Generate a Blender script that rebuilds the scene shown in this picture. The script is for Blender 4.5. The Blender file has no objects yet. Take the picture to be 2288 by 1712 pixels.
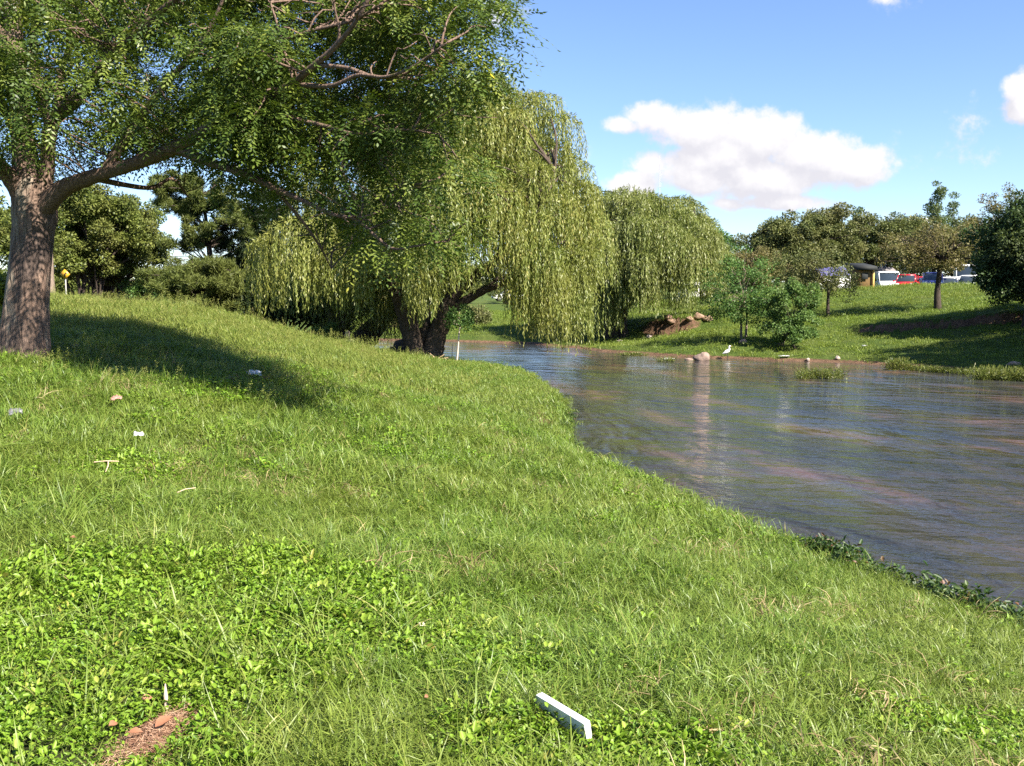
import bpy, math, random
import numpy as np
from mathutils import Vector

SC = bpy.context.scene
COL = SC.collection
rng = np.random.default_rng(11)
random.seed(11)
F = 2245.0
PITCH = math.atan(201.0 / F)
CAMZ = 3.0
cP, sP = math.cos(PITCH), math.sin(PITCH)

# ------------------------------------------------------------------ measuring helpers
def ray(px, py):
    dx = (px - 1144.0) / F
    dy = (856.0 - py) / F
    return np.array([dx, cP + dy * sP, -sP + dy * cP])

def P(px, py, d):
    r = ray(px, py)
    p = r * (d / r[1])
    p[2] += CAMZ
    return p

def sstep(a, b, x):
    t = np.clip((x - a) / (b - a), 0, 1)
    return t * t * (3 - 2 * t)

# ------------------------------------------------------------------ mesh helpers
def mk(name, V, polys, mats, parent=None, smooth=False, attrs=None, midx=None, loc=None):
    """polys: list of int arrays (m,k) with any k"""
    V = np.asarray(V, dtype=np.float32).reshape(-1, 3)
    me = bpy.data.meshes.new(name)
    if loc is not None:
        V = V - np.asarray(loc, dtype=np.float32)
    me.vertices.add(len(V))
    me.vertices.foreach_set('co', V.ravel())
    polys = [np.asarray(p, dtype=np.int32) for p in polys if len(p)]
    loops = np.concatenate([p.ravel() for p in polys])
    sizes = np.concatenate([np.full(len(p), p.shape[1], dtype=np.int32) for p in polys])
    starts = np.concatenate([[0], np.cumsum(sizes)[:-1]]).astype(np.int32)
    me.loops.add(len(loops))
    me.loops.foreach_set('vertex_index', loops)
    me.polygons.add(len(sizes))
    me.polygons.foreach_set('loop_start', starts)
    if midx is not None:
        me.polygons.foreach_set('material_index', np.asarray(midx, dtype=np.int32))
    me.update(calc_edges=True)
    if smooth:
        me.polygons.foreach_set('use_smooth', np.ones(len(sizes), dtype=bool))
    for k, a in (attrs or {}).items():
        at = me.attributes.new(k, 'FLOAT', 'POINT')
        at.data.foreach_set('value', np.asarray(a, dtype=np.float32))
    for m in (mats if isinstance(mats, (list, tuple)) else [mats]):
        me.materials.append(m)
    o = bpy.data.objects.new(name, me)
    if loc is not None:
        o.location = loc
    COL.objects.link(o)
    if parent is not None:
        o.parent = parent
        o.matrix_parent_inverse.identity()
        if loc is None:
            o.location = -Vector(parent.location)
        else:
            o.location = Vector(loc) - Vector(parent.location)
    return o

def tag(o, label=None, cat=None, group=None, kind=None):
    if label: o['label'] = label
    if cat: o['category'] = cat
    if group: o['group'] = group
    if kind: o['kind'] = kind
    return o

def empty(name, loc, label, cat, group=None):
    o = bpy.data.objects.new(name, None)
    o.empty_display_size = 0.2
    o.location = [float(c) for c in loc]
    COL.objects.link(o)
    return tag(o, label, cat, group)

class MB:
    """collects shapes into one mesh"""
    def __init__(s): s.V = []; s.Q = {}; s.n = 0; s.A = []; s.M = []
    def add(s, V, *polys, rnd=None):
        V = np.asarray(V, dtype=np.float64).reshape(-1, 3)
        s.V.append(V)
        for p in polys:
            p = np.asarray(p, dtype=np.int64)
            if len(p): s.Q.setdefault(p.shape[1], []).append(p + s.n)
        s.A.append(np.zeros(len(V)) if rnd is None else np.broadcast_to(rnd, (len(V),)))
        s.n += len(V)
    def build(s, name, mats, parent=None, smooth=False, attr=True, loc=None):
        return mk(name, np.concatenate(s.V), [np.concatenate(q) for q in s.Q.values()], mats, parent, smooth,
                  {'rnd': np.concatenate(s.A)} if attr else None, loc=loc)

def smooth_path(pts, rad, n):
    pts = np.asarray(pts, float); rad = np.asarray(rad, float)
    if len(pts) == 2:
        t = np.linspace(0, 1, n)[:, None]
        return pts[0] * (1 - t) + pts[1] * t, np.interp(np.linspace(0, 1, n), [0, 1], rad)
    ext = np.vstack([2 * pts[0] - pts[1], pts, 2 * pts[-1] - pts[-2]])
    out = []; ro = []
    m = len(pts) - 1
    ts = np.linspace(0, m, n)
    for t in ts:
        i = min(int(t), m - 1); u = t - i
        p0, p1, p2, p3 = ext[i], ext[i + 1], ext[i + 2], ext[i + 3]
        out.append(.5 * ((2 * p1) + (-p0 + p2) * u + (2 * p0 - 5 * p1 + 4 * p2 - p3) * u * u + (-p0 + 3 * p1 - 3 * p2 + p3) * u ** 3))
        ro.append(rad[i] * (1 - u) + rad[i + 1] * u)
    return np.array(out), np.array(ro)

def tube(pts, rad, k=8, rough=0.0, cap=True, flute=None):
    pts = np.asarray(pts, float); rad = np.asarray(rad, float)
    n = len(pts)
    T = np.gradient(pts, axis=0)
    T /= np.linalg.norm(T, axis=1)[:, None] + 1e-9
    up = np.array([0., 0, 1]) if abs(T[0][2]) < .9 else np.array([0., 1, 0])
    A = np.cross(T[0], up); A /= np.linalg.norm(A)
    V = []
    ang = np.arange(k) / k * 2 * np.pi
    for i in range(n):
        A = A - T[i] * (A @ T[i]); A /= np.linalg.norm(A) + 1e-9
        B = np.cross(T[i], A)
        r = rad[i] * np.ones(k)
        if rough: r = r * (1 + rng.normal(0, rough, k))
        if flute is not None: r = r * flute(i / (n - 1), ang)
        V.append(pts[i] + np.outer(np.cos(ang) * r, A) + np.outer(np.sin(ang) * r, B))
    V = np.concatenate(V)
    i = np.arange(n - 1)[:, None] * k; j = np.arange(k)[None]
    Q = np.stack([i + j, i + (j + 1) % k, i + k + (j + 1) % k, i + k + j], -1).reshape(-1, 4)
    polys = [Q]
    if cap:
        V = np.vstack([V, pts[-1] + T[-1] * rad[-1] * .5])
        c = len(V) - 1; b = (n - 1) * k
        polys.append(np.array([[b + a, b + (a + 1) % k, c] for a in range(k)]))
    return V, polys

def norm(a):
    return a / (np.linalg.norm(a, axis=-1, keepdims=True) + 1e-9)

def leaf_quads(Pn, D, N, L, W, fold=.18):
    """rhombic leaves; arrays (n,3),(n,3),(n,3),(n,),(n,)"""
    D = norm(D); S = norm(np.cross(D, N)); N = np.cross(S, D)
    L = np.asarray(L)[:, None]; W = np.asarray(W)[:, None]
    tip = Pn + D * L
    mid = Pn + D * L * .42 - N * W * fold
    V = np.stack([Pn, mid + S * W * .5, tip, mid - S * W * .5], 1)
    n = len(Pn)
    Q = np.arange(n * 4).reshape(n, 4)
    return V.reshape(-1, 3), Q

def rand_dirs(n):
    v = rng.normal(size=(n, 3))
    return norm(v)

def box(mb, c, s, rz=0, bev=0.0, rnd=None):
    c = np.asarray(c, float); hx, hy, hz = np.asarray(s, float) / 2
    b = min(bev, hx * .9, hy * .9, hz * .9)
    if b <= 0:
        V = np.array([[x, y, z] for z in (-hz, hz) for x, y in ((-hx, -hy), (hx, -hy), (hx, hy), (-hx, hy))])
        Qs = [[0, 3, 2, 1], [4, 5, 6, 7], [0, 1, 5, 4], [1, 2, 6, 5], [2, 3, 7, 6], [3, 0, 4, 7]]
        polys = [Qs]
    else:
        def ring(z, ix):
            x, y = hx - ix, hy - ix
            bb = max(b - ix, b * .3)
            return [[-x + bb, -y, z], [x - bb, -y, z], [x, -y + bb, z], [x, y - bb, z], [x - bb, y, z], [-x + bb, y, z], [-x, y - bb, z], [-x, -y + bb, z]]
        V = np.array(ring(-hz, b) + ring(-hz + b, 0) + ring(hz - b, 0) + ring(hz, b))
        Qs = []
        for r in range(3):
            for j in range(8):
                Qs.append([r * 8 + j, r * 8 + (j + 1) % 8, r * 8 + 8 + (j + 1) % 8, r * 8 + 8 + j])
        polys = [Qs, [[7, 6, 5, 4, 3, 2, 1, 0], [24, 25, 26, 27, 28, 29, 30, 31]]]
    ca, sa = math.cos(rz), math.sin(rz)
    R = np.array([[ca, -sa, 0], [sa, ca, 0], [0, 0, 1]])
    mb.add(V @ R.T + c, *polys, rnd=rnd)

def prism(mb, outline, y0, y1, M=None, o=(0, 0, 0)):
    """outline in (x,z), extruded along y"""
    k = len(outline)
    V = np.array([[x, y0, z] for x, z in outline] + [[x, y1, z] for x, z in outline], float)
    if M is not None: V = V @ np.asarray(M).T
    V = V + np.asarray(o)
    Q = [[i, (i + 1) % k, k + (i + 1) % k, k + i] for i in range(k)]
    mb.add(V, Q, [list(range(k))[::-1], list(range(k, 2 * k))])

def fbm(x, y, seed=0, octs=4):
    """cheap value noise for geometry"""
    out = np.zeros_like(x, dtype=float); amp = 1.0; tot = 0
    for o in range(octs):
        xi = np.floor(x).astype(np.int64); yi = np.floor(y).astype(np.int64)
        fx = x - xi; fy = y - yi
        fx = fx * fx * (3 - 2 * fx); fy = fy * fy * (3 - 2 * fy)
        def h(a, b):
            n = (a * 374761393 + b * 668265263 + (seed + o) * 1274126177) & 0xffffffff
            n = ((n ^ (n >> 13)) * 1274126177) & 0xffffffff
            return ((n ^ (n >> 16)) & 0xffff) / 65535.0
        v = (h(xi, yi) * (1 - fx) + h(xi + 1, yi) * fx) * (1 - fy) + (h(xi, yi + 1) * (1 - fx) + h(xi + 1, yi + 1) * fx) * fy
        out += v * amp; tot += amp; amp *= .5; x = x * 2.03 + 7.1; y = y * 2.03 + 3.7
    return out / tot

# ------------------------------------------------------------------ materials
def new_mat(name):
    m = bpy.data.materials.new(name); m.use_nodes = True
    nt = m.node_tree; nt.nodes.clear()
    out = nt.nodes.new('ShaderNodeOutputMaterial')
    return m, nt, out

def N(nt, t, **kw):
    n = nt.nodes.new(t)
    for k, v in kw.items():
        if k in ('inputs',):
            for a, b in v.items(): n.inputs[a].default_value = b
        else: setattr(n, k, v)
    return n

def ramp(nt, stops, fac, interp='LINEAR'):
    r = nt.nodes.new('ShaderNodeValToRGB')
    r.color_ramp.interpolation = interp
    e = r.color_ramp.elements
    while len(e) < len(stops): e.new(.5)
    for i, (p, c) in enumerate(stops):
        e[i].position = p; e[i].color = (*c, 1) if len(c) == 3 else c
    if fac is not None: nt.links.new(fac, r.inputs[0])
    return r

def mixc(nt, f, a, b, mode='MIX'):
    m = nt.nodes.new('ShaderNodeMix'); m.data_type = 'RGBA'; m.blend_type = mode; m.clamp_factor = True
    for s, v in ((m.inputs[0], f), (m.inputs[6], a), (m.inputs[7], b)):
        if hasattr(v, 'is_linked') or isinstance(v, bpy.types.NodeSocket): nt.links.new(v, s)
        elif isinstance(v, (int, float)): s.default_value = v
        else: s.default_value = (*v, 1) if len(v) == 3 else v
    return m.outputs[2]

def math_(nt, op, a, b=None, c=None):
    m = nt.nodes.new('ShaderNodeMath'); m.operation = op
    for i, v in enumerate((a, b, c)):
        if v is None: continue
        if isinstance(v, bpy.types.NodeSocket): nt.links.new(v, m.inputs[i])
        else: m.inputs[i].default_value = v
    return m.outputs[0]

def noise(nt, scale, detail=4, rough=.55, vec=None, dist=0):
    n = nt.nodes.new('ShaderNodeTexNoise')
    n.inputs['Scale'].default_value = scale; n.inputs['Detail'].default_value = detail
    n.inputs['Roughness'].default_value = rough; n.inputs['Distortion'].default_value = dist
    if vec is not None: nt.links.new(vec, n.inputs['Vector'])
    return n.outputs[0]

def wpos(nt):
    return nt.nodes.new('ShaderNodeNewGeometry').outputs['Position']

def scaled(nt, vec, s):
    m = nt.nodes.new('ShaderNodeMapping'); m.inputs['Scale'].default_value = s
    nt.links.new(vec, m.inputs['Vector']); return m.outputs[0]

def plain(name, col, rough=.6, metal=0, spec=.5, var=.12, vscale=6, bump=0, bscale=40):
    m, nt, out = new_mat(name)
    b = N(nt, 'ShaderNodeBsdfPrincipled')
    b.inputs['Roughness'].default_value = rough; b.inputs['Metallic'].default_value = metal
    b.inputs['Specular IOR Level'].default_value = spec
    nz = noise(nt, vscale, 5)
    c = np.array(col)
    r = ramp(nt, [(.3, tuple(c * (1 - var))), (.7, tuple(np.minimum(c * (1 + var), .95)))], nz)
    nt.links.new(r.outputs[0], b.inputs['Base Color'])
    if bump:
        bn = N(nt, 'ShaderNodeBump'); bn.inputs['Strength'].default_value = bump; bn.inputs['Distance'].default_value = .02
        nt.links.new(noise(nt, bscale, 6), bn.inputs['Height']); nt.links.new(bn.outputs[0], b.inputs['Normal'])
    nt.links.new(b.outputs[0], out.inputs[0])
    return m

def leaf_mat(name, stops, trans=.3, tcol=1.35, rough=.45, patch=None, rnd='attr', spec=.35, patch_scale=.35):
    """stops: colour ramp over the per-leaf random; patch: (colour, amount) blended by a world-space noise"""
    m, nt, out = new_mat(name)
    if rnd == 'attr':
        a = N(nt, 'ShaderNodeAttribute', attribute_name='rnd'); f = a.outputs['Fac']
    else:
        a = N(nt, 'ShaderNodeAttribute', attribute_name='rnd')
        oi = N(nt, 'ShaderNodeObjectInfo')
        f = math_(nt, 'FRACT', math_(nt, 'ADD', a.outputs['Fac'], math_(nt, 'MULTIPLY', oi.outputs['Random'], .35)))
        f = math_(nt, 'ADD', math_(nt, 'MULTIPLY', a.outputs['Fac'], .7), math_(nt, 'MULTIPLY', oi.outputs['Random'], .3))
    r = ramp(nt, stops, f)
    c = r.outputs[0]
    if patch:
        nz = noise(nt, patch_scale, 3, .6, wpos(nt))
        pf = ramp(nt, [(.42, (0, 0, 0)), (.66, (patch[1],) * 3)], nz)
        c = mixc(nt, pf.outputs[0], c, patch[0])
    b = N(nt, 'ShaderNodeBsdfPrincipled')
    b.inputs['Roughness'].default_value = rough
    b.inputs['Specular IOR Level'].default_value = spec
    nt.links.new(c, b.inputs['Base Color'])
    t = N(nt, 'ShaderNodeBsdfTranslucent')
    tc = mixc(nt, 1.0, c, (tcol, tcol * 1.05, tcol * .6), 'MULTIPLY')
    nt.links.new(tc, t.inputs[0])
    mx = N(nt, 'ShaderNodeMixShader'); mx.inputs[0].default_value = trans
    nt.links.new(b.outputs[0], mx.inputs[1]); nt.links.new(t.outputs[0], mx.inputs[2])
    nt.links.new(mx.outputs[0], out.inputs[0])
    return m

def bark_mat(name, a, b_, lichen=None, scale=3.0, bump=.6, stain=None):
    m, nt, out = new_mat(name)
    tc = N(nt, 'ShaderNodeTexCoord').outputs['Object']
    v = scaled(nt, tc, (scale * 2.2, scale * 2.2, scale * .42))
    n1 = noise(nt, 4.0, 8, .68, v, .8)
    vo = N(nt, 'ShaderNodeTexVoronoi'); vo.feature = 'DISTANCE_TO_EDGE'; vo.inputs['Scale'].default_value = 4
    dv = mixc(nt, .35, v, N(nt, 'ShaderNodeTexNoise').outputs['Color'])
    nt.links.new(dv, vo.inputs['Vector'])
    r = ramp(nt, [(.28, a), (.72, b_)], n1)
    c = r.outputs[0]
    cr = ramp(nt, [(.0, (.45, .45, .45)), (.16, (1, 1, 1))], vo.outputs['Distance'])
    c = mixc(nt, .55, c, cr.outputs[0], 'MULTIPLY')
    if lichen:
        nl = noise(nt, 1.3, 6, .7, scaled(nt, tc, (1.4, 1.4, .5)))
        lf = ramp(nt, [(.52, (0, 0, 0)), (.68, (.75,) * 3)], nl)
        c = mixc(nt, lf.outputs[0], c, lichen)
    if stain:
        ns_ = noise(nt, .8, 5, .6, scaled(nt, tc, (1.3, 1.3, .7)), .5)
        sf_ = ramp(nt, [(.54, (0, 0, 0)), (.62, (.7,) * 3)], ns_)
        c = mixc(nt, sf_.outputs[0], c, stain)
    b = N(nt, 'ShaderNodeBsdfPrincipled'); b.inputs['Roughness'].default_value = .9; b.inputs['Specular IOR Level'].default_value = .2
    nt.links.new(c, b.inputs['Base Color'])
    bn = N(nt, 'ShaderNodeBump'); bn.inputs['Strength'].default_value = bump; bn.inputs['Distance'].default_value = .04
    h = math_(nt, 'ADD', n1, math_(nt, 'MULTIPLY', cr.outputs[0], .6))
    nt.links.new(h, bn.inputs['Height']); nt.links.new(bn.outputs[0], b.inputs['Normal'])
    nt.links.new(b.outputs[0], out.inputs[0])
    return m

# ------------------------------------------------------------------ terrain
NEAR = np.array([(60, -40), (25, -14), (14, -6), (9, -.5), (6.2, 3.5), (5.0, 5.8), (4.05, 7.6), (3.6, 8.5), (3.05, 10.2), (2.5, 12.2), (1.85, 13.9), (1.3, 15.3),
                 (1.0, 18.3), (.95, 20.2), (1.1, 22.5), (1.25, 25), (1.25, 28.0), (.6, 34.2), (-.5, 37.5), (-1.6, 39.2), (-2.8, 41), (-5, 44), (-9, 47), (-20, 53), (-40, 62), (-80, 75)], float)
NEARP = np.vstack([NEAR, [(-1200, 75), (-1200, -600), (60, -600)]])
FAR = np.array([(80, 10), (45, 24), (30, 30), (22, 33.9), (18.5, 36.9), (16.3, 41.7), (12.2, 44.6), (8.7, 46.6), (4.5, 51.6), (2.7, 55.5), (1.2, 60), (-4, 62.5),
                (-10, 65), (-25, 72), (-45, 82), (-80, 92)], float)
FARP = np.vstack([FAR, [(-1200, 92), (-1200, 1500), (1500, 1500), (1500, 10)]])

def seg_dist(x, y, L):
    d = np.full(x.shape, 1e18)
    for (ax, ay), (bx, by) in zip(L[:-1], L[1:]):
        vx, vy = bx - ax, by - ay
        t = np.clip(((x - ax) * vx + (y - ay) * vy) / (vx * vx + vy * vy), 0, 1)
        d = np.minimum(d, (x - ax - t * vx) ** 2 + (y - ay - t * vy) ** 2)
    return np.sqrt(d)

def inside(x, y, poly):
    c = np.zeros(x.shape, bool)
    n = len(poly)
    for i in range(n):
        x1, y1 = poly[i]; x2, y2 = poly[i - 1]
        if y1 == y2: continue
        k = ((y1 > y) != (y2 > y)) & (x < (x2 - x1) * (y - y1) / (y2 - y1) + x1)
        c ^= k
    return c

def sdist(x, y, L, poly):
    d = seg_dist(x, y, L)
    return np.where(inside(x, y, poly), d, -d)

class TPS:
    def __init__(s, pts, lam=.02):
        pts = np.asarray(pts, float); s.c = pts[:, :2]; n = len(pts)
        K = s.k(s.c[:, 0], s.c[:, 1]) + lam * np.eye(n)
        Pm = np.hstack([np.ones((n, 1)), s.c])
        A = np.block([[K, Pm], [Pm.T, np.zeros((3, 3))]])
        s.w = np.linalg.solve(A, np.concatenate([pts[:, 2], np.zeros(3)]))
    def k(s, x, y):
        r = np.sqrt((x[:, None] - s.c[:, 0]) ** 2 + (y[:, None] - s.c[:, 1]) ** 2)
        return r   # linear (biharmonic in 3-D) kernel: no overshoot
    def __call__(s, x, y):
        sh = x.shape; x = x.ravel(); y = y.ravel()
        out = np.empty(len(x))
        for i in range(0, len(x), 20000):
            a, b = x[i:i + 20000], y[i:i + 20000]
            out[i:i + 20000] = s.k(a, b) @ s.w[:-3] + s.w[-3] + s.w[-2] * a + s.w[-1] * b
        return out.reshape(sh)

def pz(px, py, d):
    p = P(px, py, d); return (p[0], p[1], p[2])

near_pts = [(0, 0, 1.40), (0, 3.5, 1.30), (3, 3, 1.05), (-3, 3.5, 1.48), (5.5, 4.5, .62), (4.0, 7.4, .47), (3.05, 9.9, .45), (2.3, 12, .45), (1.2, 15, .45), (.9, 19, .46), (1.1, 24, .45), (1.1, 28, .42), (.4, 34, .35),
            (-1.6, 38.8, .3), (1.5, 6.5, .95), (0, 10, 1.08), (-.6, 15, 1.1), (-1, 20, .92), (-1.2, 26, .72), (-2.1, 12.5, 1.58), (-6.5, 13.5, 2.17), (-6.5, 6, 1.95), (-4.7, 17.5, 1.93), (-7.0, 20.5, 2.25),
            (-9.3, 27, 2.6), (-3, 20, 1.35), (-3, 28, .88), (-5.5, 28, 1.5), (-5.2, 24, 1.75), (-14, 14, 2.45), (-20, 5, 2.6), (-12, 0, 2.2),
            pz(640, 735, 31), pz(700, 757, 32), pz(760, 776, 34), pz(830, 791, 36.5), pz(900, 801, 38.3), pz(960, 806, 38.8), pz(520, 702, 30), pz(400, 689, 30), pz(330, 690, 31),
            pz(110, 664, 38), pz(180, 670, 38), pz(250, 682, 37), pz(20, 660, 40), (-14, 32, 2.55), (-11, 34, 2.2), (-8, 36, 1.4), (-7.5, 41, .7), (-12, 44, .9), (-18, 44, 1.9), (-26, 50, 2.4), (-24, 60, 2.2), (-20, 48, 1.5), (-25, 72, 1.2), (-45, 60, 2.2), (-45, 30, 3),
            (-60, 0, 3), (-30, -30, 2.2), (0, -20, 1.5), (20, -30, 1.2), (-300, 0, 4), (0, -300, 3)]
zN = TPS(near_pts)
far_pts = [(18.5, 37.2, .18), (16.3, 42, .2), (12.2, 45, .18), (8.7, 47, .18), (4.5, 52, .2), (2.7, 56, .2), (-4, 63, .25), (-10, 66, .3), (30, 31, .25), (45, 25, .3), (80, 12, .4),
           (11.3, 49, .82), (13.2, 47.3, .45), pz(1848, 706, 58), pz(2095, 692, 56), pz(1380, 753, 59), pz(1500, 742, 56), pz(1440, 760, 55), pz(1330, 772, 56.5), (12, 60, 1.9), (8, 64, 1.4), (16.5, 50, 1.0), (20, 46, 1.0), (24.5, 49.5, 2.25), (24, 43, 1.1), (28, 44, 2.0),
           pz(2000, 641, 70), pz(1850, 647, 74), pz(1700, 657, 77), pz(1560, 668, 82), pz(1300, 690, 90), pz(1130, 697, 95), pz(2288, 638, 66), pz(1100, 736, 64), pz(1100, 722, 72), pz(2180, 637, 68), pz(1930, 643, 72),
           (22, 81, 2.85), (28, 83, 2.9), (36, 81, 2.9), (44, 79, 2.95), (30, 90, 2.9), (40, 90, 2.9), (33, 115, 2.7), (12, 100, 2.2), (0, 125, 1.9), (-30, 90, .6), (-40, 110, 1.6), (55, 62, 3.3), (52, 42, 2.9), (70, 30, 3), (100, 60, 3), (100, 200, 3), (0, 300, 3), (-200, 200, 3), (300, 300, 4)]
zF = TPS(far_pts)

SCARP1 = np.array([P(1395, 752, 60)[:2], P(1440, 745, 59)[:2], P(1500, 735, 58)[:2], P(1545, 722, 57.5)[:2], P(1605, 706, 58)[:2]])
SCARP2 = np.array([P(1850, 742, 51)[:2], P(1900, 735, 50.5)[:2], P(1985, 722, 50)[:2], P(2060, 712, 49.5)[:2], P(2150, 702, 48.5)[:2], P(2250, 690, 47.5)[:2], P(2400, 680, 46.5)[:2]])

def scarp(x, y, L, h, w):
    d = seg_dist(x, y, L)
    # uphill side = farther from the camera across the line
    nx, ny = -(L[-1] - L[0])[1], (L[-1] - L[0])[0]
    if ny < 0: nx, ny = -nx, -ny
    ds = np.full(x.shape, 1e18); sgn = np.zeros(x.shape)
    for a, b in zip(L[:-1], L[1:]):
        v = b - a
        t = np.clip(((x - a[0]) * v[0] + (y - a[1]) * v[1]) / (v @ v), 0, 1)
        qx, qy = x - a[0] - t * v[0], y - a[1] - t * v[1]
        dd = qx * qx + qy * qy
        n = np.array([-v[1], v[0]]); n = n if n @ (nx, ny) > 0 else -n
        s = np.sign(qx * n[0] + qy * n[1])
        k = dd < ds
        ds = np.where(k, dd, ds); sgn = np.where(k, s, sgn)
    dist = np.sqrt(ds)
    wob = (fbm(x * 1.3, y * 1.3, 5) - .5) * 1.1
    s = dist * sgn + wob
    # fade at the ends of the line
    e0 = np.hypot(x - L[0][0], y - L[0][1]); e1 = np.hypot(x - L[-1][0], y - L[-1][1])
    fade = sstep(.2, 2.2, np.minimum(e0, e1))
    return h * (sstep(-.22, .22, s) - .5) * np.exp(-np.abs(s) / w) * fade, np.exp(-np.abs(s) / .5) * fade

def H(x, y, full=False):
    x = np.asarray(x, float); y = np.asarray(y, float)
    wob = (fbm(x * .55, y * .55, 3, 3) - .5) * .5
    sn = sdist(x, y, NEAR, NEARP) + wob * .6 + (fbm(x * 1.7, y * 1.7, 17, 3) - .5) * .45
    sf = sdist(x, y, FAR, FARP) + wob * 1.2
    bump = (fbm(x * .9, y * .9, 1, 4) - .5) * .16 + (fbm(x * .2, y * .2, 9, 2) - .5) * .2
    hn = np.maximum(zN(x, y), .22) + bump * sstep(0, 2.5, sn)
    hf = np.maximum(zF(x, y), .1) + bump * 1.5 * sstep(.5, 5, sf)
    s1, m1 = scarp(x, y, SCARP1, 1.15, 1.6)
    s2, m2 = scarp(x, y, SCARP2, .62, 1.3)
    hf = hf + s1 + s2
    a = sstep(-.45, .55, sn); b = sstep(-2.2, 1.2, sf)
    bed = -.55
    z = np.where(sn > sf, bed + (hn - bed) * a, bed + (hf - bed) * b)
    if full: return z, sn, sf, np.maximum(m1, m2)
    return z

def T(px, py, lo=2.5, hi=140):
    """where the view ray through a measured point meets the ground"""
    ds = np.concatenate([np.arange(lo, 20, .05), np.arange(20, hi, .15)])
    r = ray(px, py)
    pts = np.outer(ds / r[1], r); pts[:, 2] += CAMZ
    z = H(pts[:, 0], pts[:, 1])
    k = np.nonzero(pts[:, 2] <= np.maximum(z, 0))[0]
    i = k[0] if len(k) else len(ds) - 1
    q = pts[i].copy(); q[2] = z[i]
    return q

def onG(x, y):
    return np.array([x, y, float(H(np.array([x]), np.array([y]))[0])])

def ax(a, b, lo_step, growth, far):
    """non-uniform axis: fine between a and b, growing outside"""
    core = list(np.arange(a, b + lo_step * .5, lo_step))
    s = lo_step; v = core[-1]
    while v < far: s *= growth; v += s; core.append(v)
    s = lo_step; v = core[0]; pre = []
    while v > -far: s *= growth; v -= s; pre.append(v)
    return np.array(pre[::-1] + core)

xs = np.concatenate([ax(-13, 30, .2, 1.09, 900)])
ys = np.concatenate([ax(0, 66, .2, 1.09, 900)])
X, Y = np.meshgrid(xs, ys)
Z, SN, SF, SM = H(X, Y, True)
ny_, nx_ = X.shape
idx = np.arange(nx_ * ny_).reshape(ny_, nx_)
Q = np.stack([idx[:-1, :-1], idx[:-1, 1:], idx[1:, 1:], idx[1:, :-1]], -1).reshape(-1, 4)
shore = np.where(SN > SF, 1 - sstep(.35, .75, SN), 1 - sstep(.03, .16, Z))

def ground_mat():
    m, nt, out = new_mat('ground_earth_and_grass')
    p = wpos(nt)
    n1 = noise(nt, .35, 5, .6, p); n2 = noise(nt, 5.0, 6, .65, p); n3 = noise(nt, 28, 5, .7, p)
    g = ramp(nt, [(.25, (.045, .075, .012)), (.5, (.075, .115, .018)), (.75, (.115, .155, .028))], n2).outputs[0]
    dry = ramp(nt, [(.45, (0, 0, 0)), (.7, (.55,) * 3)], n1).outputs[0]
    g = mixc(nt, dry, g, (.15, .15, .04))
    g = mixc(nt, math_(nt, 'MULTIPLY', n3, .6), g, (.03, .05, .012))
    soil = ramp(nt, [(.3, (.06, .036, .022)), (.7, (.22, .13, .08))], noise(nt, 3.5, 8, .7, p)).outputs[0]
    sh = N(nt, 'ShaderNodeAttribute', attribute_name='shore').outputs['Fac']
    sc_ = N(nt, 'ShaderNodeAttribute', attribute_name='scarp').outputs['Fac']
    nz = N(nt, 'ShaderNodeSeparateXYZ'); nt.links.new(nt.nodes.new('ShaderNodeNewGeometry').outputs['Normal'], nz.inputs[0])
    steep = ramp(nt, [(.72, (1, 1, 1)), (.9, (0, 0, 0))], nz.outputs['Z']).outputs[0]
    k = math_(nt, 'MAXIMUM', math_(nt, 'MULTIPLY', steep, sc_), sh)
    k = math_(nt, 'ADD', k, math_(nt, 'MULTIPLY', math_(nt, 'SUBTRACT', n2, .5), .7))
    k = math_(nt, 'MINIMUM', math_(nt, 'MAXIMUM', math_(nt, 'MULTIPLY', math_(nt, 'SUBTRACT', k, .3), 3.0), 0), 1)
    # near-bank soil painted dark under the grass, as shade in the gaps between blades
    c = mixc(nt, N(nt, 'ShaderNodeAttribute', attribute_name='gap_shade').outputs['Fac'], g, ramp(nt, [(.35, (.018, .026, .008)), (.7, (.06, .055, .022))], n3).outputs[0])
    c = mixc(nt, k, c, soil)
    b = N(nt, 'ShaderNodeBsdfPrincipled'); b.inputs['Roughness'].default_value = .95; b.inputs['Specular IOR Level'].default_value = .15
    nt.links.new(c, b.inputs['Base Color'])
    bn = N(nt, 'ShaderNodeBump'); bn.inputs['Strength'].default_value = .8; bn.inputs['Distance'].default_value = .08
    nt.links.new(math_(nt, 'ADD', n2, n3), bn.inputs['Height']); nt.links.new(bn.outputs[0], b.inputs['Normal'])
    nt.links.new(b.outputs[0], out.inputs[0])
    return m
ground = mk('ground', np.stack([X, Y, Z], -1).reshape(-1, 3), [Q], ground_mat(), smooth=True,
            attrs={'gap_shade': (sstep(0, .3, SN) * (1 - sstep(16, 30, Y))).ravel() * .85, 'shore': shore.ravel(), 'scarp': SM.ravel()})
tag(ground, 'grassy river banks with bare earth scarps', None, None, 'structure')

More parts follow.
